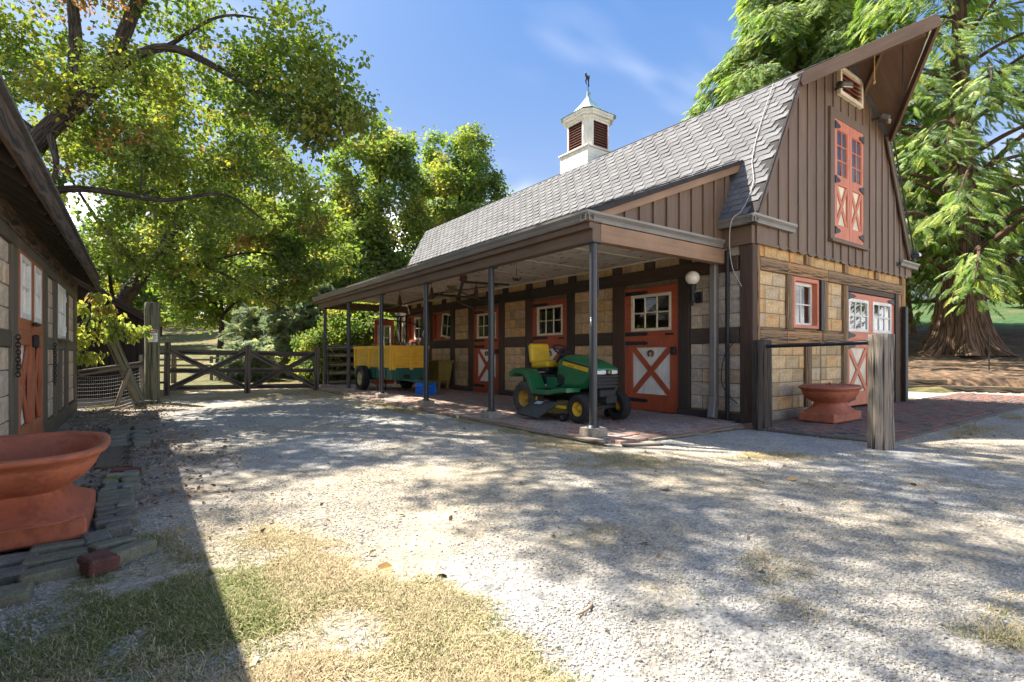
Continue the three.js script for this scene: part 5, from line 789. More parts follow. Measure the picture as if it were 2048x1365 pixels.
{
  const g = top('garden_tractor', 'green and yellow ride-on garden tractor parked on the porch', 'tractor', [5.285, 0.052, -5.80]);
  const rimY = mat(0.58, 0.34, 0.04, { rough: 0.55, map: T.stone });
  wheel(g, 'rear_wheel', 0.265, 0.25, 0.13, [-0.36, 0.265, -0.58], -1, dusty, 22, rimY); wheel(g, 'rear_wheel', 0.265, 0.25, 0.13, [0.36, 0.265, -0.58], 1, dusty, 22, rimY);
  wheel(g, 'front_wheel', 0.195, 0.155, 0.098, [-0.37, 0.195, 0.59], -1, rubber, 30, jdY); wheel(g, 'front_wheel', 0.195, 0.155, 0.098, [0.37, 0.195, 0.60], 1, rubber, 30, jdY);
  // hood: rounded sections from the dash to the nose
  const sec = (z, w, y0, y1, cr) => { const o = []; const n = 28; for (let i = 0; i < n; i++) { const a = i / n * Math.PI * 2, c = Math.cos(a), s = Math.sin(a), e = 0.42, ex = Math.sign(c) * Math.pow(Math.abs(c), e) * w, ey = Math.sign(s) * Math.pow(Math.abs(s), e); const y = (y0 + y1) / 2 + ey * (y1 - y0) / 2; o.push([ex * (y > (y0 + y1) / 2 ? 1 - cr * Math.pow((y - (y0 + y1) / 2) / ((y1 - y0) / 2), 3) : 1), y, z]); } return o; };
  add(g, 'hood', loftRings([sec(-0.04, 0.245, 0.40, 0.90, 0.25), sec(0.0, 0.25, 0.40, 0.925, 0.25), sec(0.12, 0.255, 0.40, 0.945, 0.26), sec(0.3, 0.255, 0.42, 0.93, 0.26), sec(0.5, 0.25, 0.46, 0.875, 0.26), sec(0.65, 0.235, 0.66, 0.81, 0.2), sec(0.73, 0.215, 0.70, 0.765, 0.2), sec(0.755, 0.18, 0.715, 0.75, 0.2)], true, true), jdG);
  add(g, 'dash_panel', loftRings([sec(-0.12, 0.17, 0.45, 0.84, 0.3), sec(-0.05, 0.235, 0.40, 0.90, 0.3)], true, true), blk);
  for (const s of [-1, 1]) { // side panel with vent slot and lettered stripe
    bar(g, 'vent_slot', V(s * 0.257, 0.845, 0.10), V(s * 0.252, 0.745, 0.62), 0.065, 0.006, blk, V(s, 0, 0), 0.002);
    bar(g, 'name_stripe', V(s * 0.2585, 0.818, 0.10), V(s * 0.254, 0.724, 0.62), 0.06, 0.007, jdY, V(s, 0, 0), 0.002);
    const cv = document.createElement('canvas'); cv.width = 512; cv.height = 64; const c = cv.getContext('2d'); c.fillStyle = '#e6b413'; c.fillRect(0, 0, 512, 64); c.fillStyle = '#14301c'; c.font = 'bold 50px sans-serif'; c.textAlign = 'center'; c.fillText('JOHN DEERE', 256, 50); const t = new THREE.CanvasTexture(cv); t.colorSpace = THREE.SRGBColorSpace;
    const dm = new THREE.MeshStandardMaterial({ map: t, roughness: 0.4 }); const a = V(s * 0.264, 0.800, 0.155), b = V(s * 0.2625, 0.752, 0.40); const o = add(g, 'lettering', new THREE.PlaneGeometry(a.distanceTo(b), 0.034), dm); const d = b.clone().sub(a).normalize(); const X = s < 0 ? d : d.clone().negate(), N = V(s, 0, 0), Y = N.clone().cross(X); o.applyMatrix4(new THREE.Matrix4().makeBasis(X, Y, N).setPosition(a.clone().add(b).multiplyScalar(0.5)));
  }
  const lamp = mat(0.72, 0.72, 0.66, { rough: 0.12 }); for (const s of [-1, 1]) add(g, 'headlight', rb(0.15, 0.062, 0.06, 0.02), lamp, [s * 0.125, 0.695, 0.735], [0, s * 0.22, 0]);
  add(g, 'badge_panel', rb(0.12, 0.058, 0.04, 0.01), blk, [0, 0.697, 0.752]); add(g, 'emblem', new THREE.CylinderGeometry(0.021, 0.021, 0.008, 20), mat(0.35, 0.40, 0.03, { rough: 0.4 }), [0, 0.697, 0.774], [Math.PI / 2, 0, 0]);
  { const s = poly([[-0.012, -0.010], [-0.006, 0.004], [-0.013, 0.009], [-0.004, 0.011], [0.004, 0.005], [0.012, 0.012], [0.010, 0.001], [0.012, -0.010], [0.006, -0.002], [-0.004, -0.002]]); add(g, 'emblem_deer', extr(s, 0.002), jdG, [0, 0.697, 0.779]); }
  add(g, 'grille', rb(0.40, 0.22, 0.10, 0.03), blk, [0, 0.565, 0.685]); for (let k = 0; k < 4; k++) add(g, 'grille_slat', rb(0.41, 0.026, 0.06, 0.012, 2), mat(0.035, 0.035, 0.036, { rough: 0.4 }), [0, 0.495 + k * 0.047, 0.735 - k * 0.002]);
  add(g, 'bumper', rb(0.32, 0.12, 0.12, 0.03), blk, [0, 0.40, 0.70]); add(g, 'front_bracket', cbox(0.2, 0.11, 0.012, 0.004), blk, [0.05, 0.315, 0.77]); add(g, 'front_axle', cbox(0.62, 0.06, 0.06, 0.01), blk, [0, 0.20, 0.59]); add(g, 'chassis', cbox(0.26, 0.16, 1.25, 0.02), blk, [0, 0.33, 0.0]);
  // fenders and footboards
  for (const s of [-1, 1]) {
    const pr = [[-0.90, 0.60], [-0.90, 0.655], [-0.80, 0.715], [-0.66, 0.72], [-0.52, 0.70], [-0.42, 0.62], [-0.36, 0.50], [-0.30, 0.415], [0.05, 0.415], [0.25, 0.45], [0.44, 0.46], [0.44, 0.425], [0.24, 0.405], [0.05, 0.365], [-0.32, 0.365], [-0.40, 0.47], [-0.46, 0.575], [-0.55, 0.645], [-0.66, 0.665], [-0.79, 0.655], [-0.87, 0.60]];
    const e = new THREE.ExtrudeGeometry(poly(pr.map(q => [q[0], q[1]])), { depth: 0.24, bevelEnabled: true, bevelSize: 0.012, bevelThickness: 0.014, bevelSegments: 2 }); e.rotateY(-Math.PI / 2); e.translate(s > 0 ? 0.50 : -0.25, 0, 0); add(g, 'fender', boxUV(e), jdG);
    bx(g, 'foot_mat', s > 0 ? 0.27 : -0.48, s > 0 ? 0.48 : -0.27, 0.43, 0.438, -0.25, 0.1, blk);
    const o = add(g, 'pedal', cbox(0.07, 0.012, 0.12, 0.004), blk, [s * 0.36, 0.50, 0.16], [-0.5, 0, 0]); void o;
  }
  add(g, 'side_frame', cbox(0.012, 0.2, 0.42, 0.004), jdG, [-0.22, 0.50, -0.1]); add(g, 'lever_box', rb(0.07, 0.13, 0.14, 0.025), blk, [-0.24, 0.58, 0.06], [0.4, 0, 0]); add(g, 'engine_pan', rb(0.42, 0.16, 0.8, 0.03), blk, [0, 0.56, -0.55]); add(g, 'rear_deck', rb(0.62, 0.06, 0.34, 0.02), blk, [0, 0.70, -0.72]);
  // seat
  add(g, 'seat_base', rb(0.42, 0.11, 0.42, 0.045, 4), jdY, [0, 0.785, -0.52], [-0.07, 0, 0]); const sb = add(g, 'seat_back', rb(0.40, 0.33, 0.10, 0.05, 4), jdY, [0, 0.955, -0.765], [-0.16, 0, 0]); add(sb, 'seat_shell', rb(0.42, 0.36, 0.05, 0.02), blk, [0, 0.01, -0.045]); add(g, 'seat_pan', rb(0.36, 0.08, 0.38, 0.02), blk, [0, 0.715, -0.53]);
  // steering
  const sw = part(g, 'steering_wheel', [0, 1.0, -0.17], [-1.0, 0, 0]); add(sw, 'wheel_rim', new THREE.TorusGeometry(0.165, 0.016, 10, 36), blk); add(sw, 'hub', new THREE.CylinderGeometry(0.045, 0.05, 0.04, 16), blk, [0, 0, -0.02], [Math.PI / 2, 0, 0]); for (let k = 0; k < 3; k++) { const a = k * 2.094 + 0.5; bar(sw, 'spoke', V(0, 0, -0.015), V(Math.cos(a) * 0.16, Math.sin(a) * 0.16, 0), 0.03, 0.014, blk, V(0, 0, 1)); } add(sw, 'column', new THREE.CylinderGeometry(0.03, 0.05, 0.2, 14), blk, [0, 0, -0.11], [Math.PI / 2, 0, 0]);
  // mower deck, chute and its wheel
  const ds = new THREE.Shape(); ds.moveTo(-0.50, -0.30); ds.quadraticCurveTo(-0.50, 0.26, -0.2, 0.30); ds.lineTo(0.2, 0.30); ds.quadraticCurveTo(0.5, 0.26, 0.5, -0.1); ds.quadraticCurveTo(0.48, -0.34, 0.1, -0.34); ds.closePath(); const de = new THREE.ExtrudeGeometry(ds, { depth: 0.11, bevelEnabled: true, bevelSize: 0.012, bevelThickness: 0.012, bevelSegments: 2, curveSegments: 10 }); de.rotateX(Math.PI / 2); add(g, 'mower_deck', boxUV(de), mat(0.30, 0.235, 0.085, { rough: 0.85, map: T.brick }), [0, 0.215, 0.0]);
  for (const [x, z] of [[-0.25, 0.08], [0.2, 0.05]]) add(g, 'spindle_cover', new THREE.CylinderGeometry(0.09, 0.11, 0.05, 18), mat(0.26, 0.2, 0.09, { rough: 0.9, map: T.brick }), [x, 0.25, z]);
  { const p = [[-0.46, 0.265, -0.33], [-0.46, 0.265, 0.22], [-0.74, 0.055, 0.10], [-0.76, 0.085, -0.36]], lo = p.map(q => [q[0] + 0.01, q[1] - 0.02, q[2]]), mid = [-0.60, 0.205, -0.07]; const a = []; const Q = (A, B, C) => a.push(...A, ...B, ...C); for (let i = 0; i < 4; i++) { const j = (i + 1) % 4; Q(p[i], p[j], mid); Q(lo[j], lo[i], [mid[0] + 0.01, mid[1] - 0.02, mid[2]]); Q(p[i], lo[i], lo[j]); Q(p[i], lo[j], p[j]); } const e = new THREE.BufferGeometry(); e.setAttribute('position', new THREE.Float32BufferAttribute(a, 3)); e.computeVertexNormals(); add(g, 'discharge_chute', boxUV(e), mat(0.055, 0.058, 0.06, { rough: 0.7, map: T.stone, rx: 2, ry: 2 })); }
  { const cv = document.createElement('canvas'); cv.width = 128; cv.height = 64; const c = cv.getContext('2d'); c.fillStyle = '#e4e6e6'; c.fillRect(0, 0, 128, 64); c.fillStyle = '#444'; c.beginPath(); c.moveTo(14, 54); c.lineTo(34, 12); c.lineTo(54, 54); c.fill(); for (let k = 0; k < 4; k++) c.fillRect(62, 10 + k * 13, 54, 6); const t = new THREE.CanvasTexture(cv); t.colorSpace = THREE.SRGBColorSpace; const o = add(g, 'chute_label', new THREE.PlaneGeometry(0.14, 0.07), new THREE.MeshStandardMaterial({ map: t, roughness: 0.5 })); const X = V(0.03, -0.0, 1).normalize(), Nn = V(-0.42, 0.9, 0).normalize(), Y = Nn.clone().cross(X).normalize(); o.applyMatrix4(new THREE.Matrix4().makeBasis(X, Y, Nn).setPosition(V(-0.545, 0.24, -0.10))); }
  add(g, 'deck_bracket', cbox(0.05, 0.04, 0.2, 0.006), jdY, [-0.44, 0.20, 0.27]); add(g, 'deck_bracket', cbox(0.03, 0.09, 0.03, 0.005), jdY, [-0.42, 0.27, -0.32]);
  for (const x of [-0.46, 0.44]) { const w = part(g, 'gauge_wheel', [x, 0.062, 0.33], [0, 0, Math.PI / 2]); add(w, 'tyre', new THREE.CylinderGeometry(0.062, 0.062, 0.045, 20), blk); add(w, 'hub', new THREE.CylinderGeometry(0.025, 0.025, 0.05, 12), mat(0.12, 0.12, 0.12, { rough: 0.5 })); }
}
// ---------------------------------------------------------------- cart, crate, hopper
{
  const g = top('farm_cart', 'yellow and green two-wheeled farm cart parked at the far end of the porch', 'cart', [5.47, 0.03, -13.2]), Y = tones([0.90, 0.50, 0.035], [1, 0.9, 1.08], { map: T.paint, rough: 0.5, rx: 1, ry: 1 }), G = mat(0.016, 0.125, 0.09, { map: T.paint, rough: 0.45 });
  const x0 = -0.49, x1 = 0.49, z0 = -1.32, z1 = 1.33, ya = 0.63, yb = 1.16;
  bx(g, 'side_board', x0, x0 + 0.03, ya, yb, z0, z1, Y[1]); bx(g, 'side_board', x1 - 0.03, x1, ya, yb, z0, z1, Y[0]); bx(g, 'end_board', x0 + 0.03, x1 - 0.03, ya, yb, z1 - 0.03, z1, Y[0]); bx(g, 'end_board', x0 + 0.03, x1 - 0.03, ya, yb, z0, z0 + 0.03, Y[0]);
  for (const x of [x0 - 0.02, x1 - 0.03]) bx(g, 'top_rail', x, x + 0.05, yb - 0.06, yb + 0.02, z0 - 0.06, z1 + 0.025, Y[2]); for (const z of [z0 - 0.02, z1 - 0.03]) bx(g, 'top_rail', x0 + 0.032, x1 - 0.032, yb - 0.06, yb + 0.02, z, z + 0.05, Y[2]);
  for (const z of [z0 + 0.08, -0.15, 0.6, z1 - 0.05]) bx(g, 'stake', x0 - 0.03, x0 - 0.002, ya - 0.05, yb - 0.06, z - 0.045, z + 0.045, Y[2]); for (const x of [x0 + 0.05, 0.02, x1 - 0.05]) bx(g, 'stake', x - 0.045, x + 0.045, ya - 0.05, yb - 0.06, z1 + 0.002, z1 + 0.028, Y[2]);
  bx(g, 'bed', x0, x1, 0.34, ya - 0.002, z0, z1, G, 0.01); for (const z of [-0.4, 0.25, 0.95]) bx(g, 'bed_rib', x0 - 0.025, x0 - 0.001, 0.34, ya - 0.01, z - 0.03, z + 0.03, G); for (const x of [-0.3, 0.25]) bx(g, 'bed_rib', x - 0.03, x + 0.03, 0.34, ya - 0.01, z1 + 0.001, z1 + 0.024, G);
  const rc = mat(0.55, 0.46, 0.22, { rough: 0.7, map: T.stone }); for (const s of [-1, 1]) wheel(g, 'cart_wheel', 0.33, 0.19, 0.185, [s * 0.63, 0.33, -0.30], s, rubber, 20, rc); add(g, 'axle', new THREE.CylinderGeometry(0.035, 0.035, 1.2, 12), M.metalDark, [0, 0.33, -0.30], [0, 0, Math.PI / 2]);
  bar(g, 'drawbar', V(-0.3, 0.36, 1.1), V(0.05, 0.30, 2.35), 0.06, 0.06, mat(0.03, 0.10, 0.07, { rough: 0.6 })); bar(g, 'drawbar', V(0.35, 0.36, 1.1), V(0.07, 0.30, 2.35), 0.06, 0.06, mat(0.03, 0.10, 0.07, { rough: 0.6 })); add(g, 'hitch', cbox(0.12, 0.1, 0.14, 0.01), M.metalDark, [-0.12, 0.42, 1.38]);
  const w = top('spoked_wheel', 'old iron spoked wheel leaning under the farm cart', 'wheel', [5.0, 0.03, -12.55], null, 0.5); add(w, 'rim', new THREE.TorusGeometry(0.16, 0.014, 8, 28), M.iron, [0, 0.17, 0]); for (let k = 0; k < 4; k++) add(w, 'spoke', cbox(0.012, 0.31, 0.012, 0.002), M.iron, [0, 0.17, 0], [0, 0, k * 0.785]);
}
{
  const g = top('milk_crate', 'bright blue plastic milk crate on the porch floor', 'crate', [5.52, 0.05, -11.12], null, 0.12), b = mat(0.014, 0.20, 0.80, { rough: 0.4 }), S = 0.165, H = 0.27;
  bx(g, 'base', -S, S, 0, 0.015, -S, S, b); for (let k = 0; k < 4; k++) { const an = k * Math.PI / 2; const s = poly([[-S, 0], [S, 0], [S, H], [-S, H]]); rectHole(s, -S + 0.03, -0.012, 0.05, 0.2); // lattice wall with slanted openings
    const sl = poly([[-S, 0], [S, 0], [S, H], [-S, H]]); for (let i = 0; i < 5; i++) for (let j = 0; j < 2; j++) { const x = -S + 0.045 + i * 0.05, y = 0.04 + j * 0.09, h = new THREE.Path(); h.moveTo(x, y); h.lineTo(x + 0.022, y); h.lineTo(x + 0.05, y + 0.07); h.lineTo(x + 0.028, y + 0.07); h.closePath(); sl.holes.push(h); } const e = add(g, 'side', extr(sl, 0.006), b); e.rotation.y = an; e.position.set(Math.sin(an) * (S - 0.006), 0.001, Math.cos(an) * (S - 0.006)); }
  const rim = poly([[-S - 0.008, -S - 0.008], [S + 0.008, -S - 0.008], [S + 0.008, S + 0.008], [-S - 0.008, S + 0.008]]); rectHole(rim, -S + 0.008, S - 0.008, -S + 0.008, S - 0.008); const re = new THREE.ExtrudeGeometry(rim, { depth: 0.03, bevelEnabled: false }); re.rotateX(-Math.PI / 2); add(g, 'rim', boxUV(re), b, [0, H - 0.03, 0]);
  for (const [x, z] of [[-1, -1], [1, -1], [1, 1], [-1, 1]]) bx(g, 'corner_post', x * S - 0.012, x * S + 0.012, 0, H, z * S - 0.012, z * S + 0.012, b);
}
{
  const g = top('feed_hopper', 'dull yellow tapered feed hopper on legs against the porch wall', 'hopper', [6.62, 0.05, -12.55]), m = mat(0.27, 0.205, 0.045, { rough: 0.8, map: T.paint });
  const ring = (x, z, y) => [[-x, y, -z], [x, y, -z], [x, y, z], [-x, y, z]]; add(g, 'body', boxUV(flat(loftRings([ring(0.17, 0.30, 0.24), ring(0.21, 0.38, 0.74)].map(R => R.slice().reverse()), true, false))), m); const l = poly([[-0.235, -0.415], [0.235, -0.415], [0.235, 0.415], [-0.235, 0.415]]); rectHole(l, -0.19, 0.19, -0.36, 0.36); const e = new THREE.ExtrudeGeometry(l, { depth: 0.05, bevelEnabled: false }); e.rotateX(-Math.PI / 2); add(g, 'lip', boxUV(e), m, [0, 0.73, 0]);
  for (const [x, z] of [[-0.13, -0.24], [-0.13, 0.22], [0.13, -0.24], [0.13, 0.22]]) bx(g, 'leg', x - 0.03, x + 0.03, 0, 0.26, z - 0.03, z + 0.03, m);
}
// ---------------------------------------------------------------- gear hung under the porch ceiling
{
  const gm = mat(0.055, 0.085, 0.060, { rough: 0.7, map: T.old }), rm = mat(0.14, 0.08, 0.055, { rough: 0.9, map: T.stone }), wd = wood([0.26, 0.18, 0.11], { map: T.old });
  const g = top('hay_tedder_frame', 'old green implement frame slung under the porch ceiling', 'farm implement', [5.3, 2.1, -9.5]); const P = (x, y, z) => V(x - 5.3, y - 2.1, z + 9.5);
  const pipe = (n, a, b, r, m) => { const q = add(g, n, new THREE.CylinderGeometry(r, r, a.distanceTo(b), 10), m); q.position.copy(a).add(b).multiplyScalar(0.5); q.quaternion.setFromUnitVectors(V(0, 1, 0), b.clone().sub(a).normalize()); };
  pipe('bar', P(4.95, 2.36, -8.5), P(5.75, 2.32, -8.05), 0.022, gm); pipe('bar', P(4.98, 2.42, -8.45), P(5.35, 2.18, -9.3), 0.03, gm); pipe('bar', P(4.9, 2.22, -9.6), P(6.2, 2.16, -9.1), 0.024, gm); pipe('bar', P(5.25, 2.17, -13.1), P(5.2, 2.26, -9.7), 0.02, rm); pipe('bar', P(5.2, 2.40, -9.5), P(5.6, 2.1, -8.9), 0.018, wd);
  pipe('bar', P(4.95, 2.24, -9.6), P(5.6, 2.32, -8.2), 0.012, rm); add(g, 'joint', rb(0.12, 0.12, 0.12, 0.03), rm, [4.97 - 5.3, 0.32, 1.05]); add(g, 'tine', tube([P(5.0, 2.15, -13.2), P(5.3, 2.0, -13.0), P(5.7, 2.0, -12.7), P(6.1, 2.12, -12.6)], 0.014, 20, 6), M.iron); add(g, 'tine', tube([P(5.1, 1.95, -13.4), P(5.5, 1.9, -13.1), P(6.0, 1.82, -12.9), P(6.3, 1.7, -12.9)], 0.016, 20, 6), M.iron);
  const rope = top('hanging_rope', 'loops of rope hanging from the implement under the ceiling', 'rope', [5.8, 1.7, -9.3]); add(rope, 'rope_loop', tube([V(-0.5, 0.5, -0.3), V(-0.2, 0.32, -0.1), V(0.2, 0.2, 0.2), V(0.45, 0.42, 0.35)], 0.008, 30, 6), wd); add(rope, 'rope_loop', tube([V(0.2, 0.55, 0.1), V(0.24, 0.3, 0.14), V(0.2, 0.12, 0.2), V(0.3, 0.02, 0.24)], 0.006, 20, 6), wd);
  const nest = top('bird_nest', 'ragged straw bird nest wedged on the hanging implement', 'nest', [5.12, 2.3, -9.15]); const r = rng(111), st = []; for (let i = 0; i < 70; i++) { const a = r() * 6.28, R = 0.09 * Math.sqrt(r()), y = (r() - 0.5) * 0.1, d = V(r() - 0.5, (r() - 0.5) * 0.7, r() - 0.5).normalize().multiplyScalar(0.08); st.push(new THREE.TubeGeometry(new THREE.LineCurve3(V(Math.cos(a) * R - d.x, y - d.y, Math.sin(a) * R - d.z), V(Math.cos(a) * R + d.x, y + d.y, Math.sin(a) * R + d.z)), 1, 0.003, 4)); } stuff(add(nest, 'straw', merged(st), mat(0.34, 0.25, 0.13, { rough: 1 })));
  const pl = (x, z, lab) => { const p = top('pulley_block', lab, 'pulley', [x, 2.18, z], 'pulley blocks hung from the porch ceiling'); add(p, 'body', new THREE.LatheGeometry([[0, 0], [0.05, 0.01], [0.06, 0.06], [0.035, 0.15], [0.03, 0.22], [0.015, 0.26], [0, 0.27]].map(q => new THREE.Vector2(q[0], q[1])), 12), rm); add(p, 'hanger', new THREE.CylinderGeometry(0.005, 0.005, 0.14, 6), M.iron, [0, 0.32, 0]); };
  pl(5.15, -10.1, 'rusty pulley block hung above the gap right of the cart'); pl(5.2, -11.9, 'rusty pulley block hung above the front end of the cart'); pl(5.75, -9.25, 'rusty pulley block hung before the third stable door');
  const h = top('ceiling_hook', 'double iron hook hanging from the porch ceiling before the middle door', 'hook', [5.55, 2.33, -7.55]); add(h, 'shank', new THREE.CylinderGeometry(0.006, 0.006, 0.14, 8), M.iron, [0, 0.15, 0]); for (const s of [-1, 1]) add(h, 'prong', new THREE.TorusGeometry(0.045, 0.011, 8, 16, Math.PI), M.metalDark, [s * 0.03, 0.05, 0], [Math.PI, 0.6, 0]);
}
// ---------------------------------------------------------------- trees and plants
function leafSpray(n, L, spread, seed, droop = 0.5, wide = 0.36) {
  const r = rng(seed), p = [];
  for (let k = 0; k < n; k++) {
    const l = L * (0.7 + 0.5 * r()), w = wide * (0.85 + 0.3 * r()), a = r() * 6.2832, tilt = -droop + (r() - 0.5) * 1.5, roll = (r() - 0.5) * 1.6;
    const q = new THREE.Quaternion().setFromEuler(new THREE.Euler(0, a, 0, 'YXZ')).multiply(new THREE.Quaternion().setFromEuler(new THREE.Euler(0, 0, tilt))).multiply(new THREE.Quaternion().setFromEuler(new THREE.Euler(roll, 0, 0)));
    const o = V((r() - 0.5) * 2, (r() - 0.5) * 1.4, (r() - 0.5) * 2).multiplyScalar(spread);
    const P = (x, y, z) => { const v = V(x * l, z * l, y * l).applyQuaternion(q).add(o); return [v.x, v.y, v.z]; };
    const b = P(0, 0, 0), m = P(0.5, 0, -0.03), t = P(1, 0, -0.14);
    for (const s of [-1, 1]) { const u = P(0.26, s * w * 0.95, 0.05), v = P(0.62, s * w * 0.8, 0.03); const T3 = (A, B, C) => s > 0 ? p.push(...A, ...B, ...C) : p.push(...A, ...C, ...B); T3(b, u, m); T3(u, v, m); T3(v, t, m); }
  }
  const g = new THREE.BufferGeometry(); g.setAttribute('position', new THREE.Float32BufferAttribute(p, 3)); g.computeVertexNormals(); return g;
}
function needleSpray(L, n, w, seed, lw = 0.16) {                      // flat feathery spray along +x, hanging at its tip
  const r = rng(seed), p = []; const at_ = t => V(t * L, -0.30 * L * t * t, Math.sin(t * 3 + seed) * 0.04 * L);
  for (let i = 1; i <= n; i++) for (const s of [-1, 1]) { const t = i / n, c = at_(t), len = w * Math.sin(Math.PI * (0.15 + 0.8 * t)) * (0.8 + 0.4 * r()), d = V(0.45, -0.35 - 0.5 * r(), s).normalize().multiplyScalar(len), e = V(0.5, 0.25 * (r() - 0.5), -s * 0.2).normalize().multiplyScalar(len * lw); const a = c, b = c.clone().addScaledVector(d, 0.5).add(e), f = c.clone().add(d), h = c.clone().addScaledVector(d, 0.5).sub(e); p.push(a.x, a.y, a.z, b.x, b.y, b.z, f.x, f.y, f.z, a.x, a.y, a.z, f.x, f.y, f.z, h.x, h.y, h.z); }
  const g = new THREE.BufferGeometry(); g.setAttribute('position', new THREE.Float32BufferAttribute(p, 3)); g.computeVertexNormals(); return g;
}
function limb(pts, r0, r1, seg = 10, sides = 8, wob = 0) {
  const c = new THREE.CatmullRomCurve3(pts), N = seg, fr = c.computeFrenetFrames(N, false), p = [], uv = [], idx = []; let L = c.getLength();
  for (let j = 0; j <= N; j++) { const t = j / N, o = c.getPointAt(t), R = lerp(r0, r1, Math.pow(t, 0.8)); for (let i = 0; i <= sides; i++) { const a = i / sides * 6.2832, q = R * (1 + wob * Math.sin(a * 3 + j)); p.push(o.x + (fr.normals[j].x * Math.cos(a) + fr.binormals[j].x * Math.sin(a)) * q, o.y + (fr.normals[j].y * Math.cos(a) + fr.binormals[j].y * Math.sin(a)) * q, o.z + (fr.normals[j].z * Math.cos(a) + fr.binormals[j].z * Math.sin(a)) * q); uv.push(i / sides * 6.28 * r0, t * L); } }
  for (let j = 0; j < N; j++) for (let i = 0; i < sides; i++) { const a = j * (sides + 1) + i, b = a + 1, d = a + sides + 1; idx.push(a, b, d, b, d + 1, d); }
  const g = new THREE.BufferGeometry(); g.setAttribute('position', new THREE.Float32BufferAttribute(p, 3)); g.setAttribute('uv', new THREE.Float32BufferAttribute(uv, 2)); g.setIndex(idx); g.computeVertexNormals(); return g;
}
const leafMat = (o = {}) => mat(1, 1, 1, { rough: 0.95, side: THREE.DoubleSide, phys: { transmission: 0.6, thickness: 0, ior: 1.3 }, ...o });
M.bark = mat(0.115, 0.088, 0.066, { map: T.bark, bump: T.barkB, bs: 0.03, rough: 1, rx: 1.2, ry: 0.6 });
const leafM = leafMat();
// limbs: [[points], r0, r1]; vols: [cx, cy, cz, rx, ry, rz, number of twigs]; colours: [weight, r, g, b]
function tree(name, label, grp, base, limbs, vols, o) {
  const g = top(name, label, o.category || 'tree', base, grp), r = rng(o.seed || 1), B = V(...base), list = [], nodes = [];
  limbs.forEach(([pts, r0, r1]) => { const P = pts.map(q => V(...q).sub(B)); list.push(limb(P, r0, r1, Math.max(8, pts.length * 5), r0 > 0.08 ? 12 : 7, r0 > 0.1 ? 0.06 : 0)); const c = new THREE.CatmullRomCurve3(P); for (let i = 2; i <= 14; i++) nodes.push([c.getPoint(i / 14), lerp(r0, r1, i / 14)]); });
  const tips = [];
  for (const [cx, cy, cz, rx, ry, rz, n, clr] of vols) for (let i = 0; i < n; i++) { let d; do d = V(r() * 2 - 1, r() * 2 - 1, r() * 2 - 1); while (d.lengthSq() > 1); d.multiplyScalar(Math.pow(Math.max(0.05, d.length()), -0.25)); tips.push([V(cx + d.x * rx, cy + d.y * ry, cz + d.z * rz).sub(B), clr]); }
  const inst = [], tot = o.colors.reduce((a, c) => a + c[0], 0), pick = () => { let k = r() * tot; for (const c of o.colors) { k -= c[0]; if (k <= 0) return c; } return o.colors[0]; };
  const sg = o.sigma || 0.3;
  tips.sort((a, b) => a[0].lengthSq() - b[0].lengthSq());
  for (const [t] of tips) {
    let best = null, bd = 1e9; for (const nd of nodes) { const d = nd[0].distanceTo(t) + Math.max(0, nd[0].y - t.y) * 0.6; if (d < bd) { bd = d; best = nd; } }
    const a = best[0], m = a.clone().lerp(t, 0.5).add(V((r() - 0.5) * 0.3 * bd, (0.12 + 0.12 * r()) * bd * (o.arch || 1), (r() - 0.5) * 0.3 * bd)); const rr = Math.min(best[1] * 0.6, 0.006 + 0.012 * bd * (o.twig || 1)); if (o.twigs !== false) { list.push(limb([a, m, t], rr, 0.003, 7, 5)); const c = new THREE.CatmullRomCurve3([a, m, t]); for (const q of [0.5, 0.75, 1]) nodes.push([c.getPoint(q), rr * 0.6]); }
    const col = pick(), n = Math.round((o.perTip || 30) * (0.6 + 0.8 * r()));
    for (let i = 0; i < n; i++) { const u = Math.pow(r(), 0.6), c = a.clone().lerp(m, u * 0.5 + 0.5).lerp(t, u); const gs = () => (r() + r() + r() - 1.5) * 1.15 * sg; inst.push([c.add(V(gs(), gs() * 0.75, gs())), r() < 0.8 ? col : pick()]); }
  }
  const tr = add(g, 'trunk', merged(list), o.bark || M.bark); void tr;
  const geo = o.leaf, im = new THREE.InstancedMesh(geo, o.mat || leafM, inst.length); im.name = 'crown'; im.castShadow = im.receiveShadow = true; const mx = new THREE.Matrix4(), C = new THREE.Color(), q = new THREE.Quaternion(), e = new THREE.Euler();
  inst.forEach(([p, c], i) => { const s = (o.size || 1) * (0.75 + 0.5 * r()), tl = o.tilt ?? 0.6; e.set((r() - 0.5) * tl, r() * 6.2832, (r() - 0.5) * tl, 'YXZ'); q.setFromEuler(e); mx.compose(p, q, V(s, s, s)); im.setMatrixAt(i, mx); const k = 0.75 + 0.5 * r(); C.setRGB(c[1] * k, c[2] * k, c[3] * k); im.setColorAt(i, C); });
  g.add(im); im.userData.kind = 'stuff'; return g;
}
const mapleC = [[5, 0.185, 0.27, 0.028], [4, 0.25, 0.32, 0.032], [3, 0.115, 0.20, 0.024], [2.2, 0.36, 0.36, 0.04], [0.4, 0.45, 0.24, 0.065]];
const maple = leafSpray(7, 0.088, 0.15, 3);
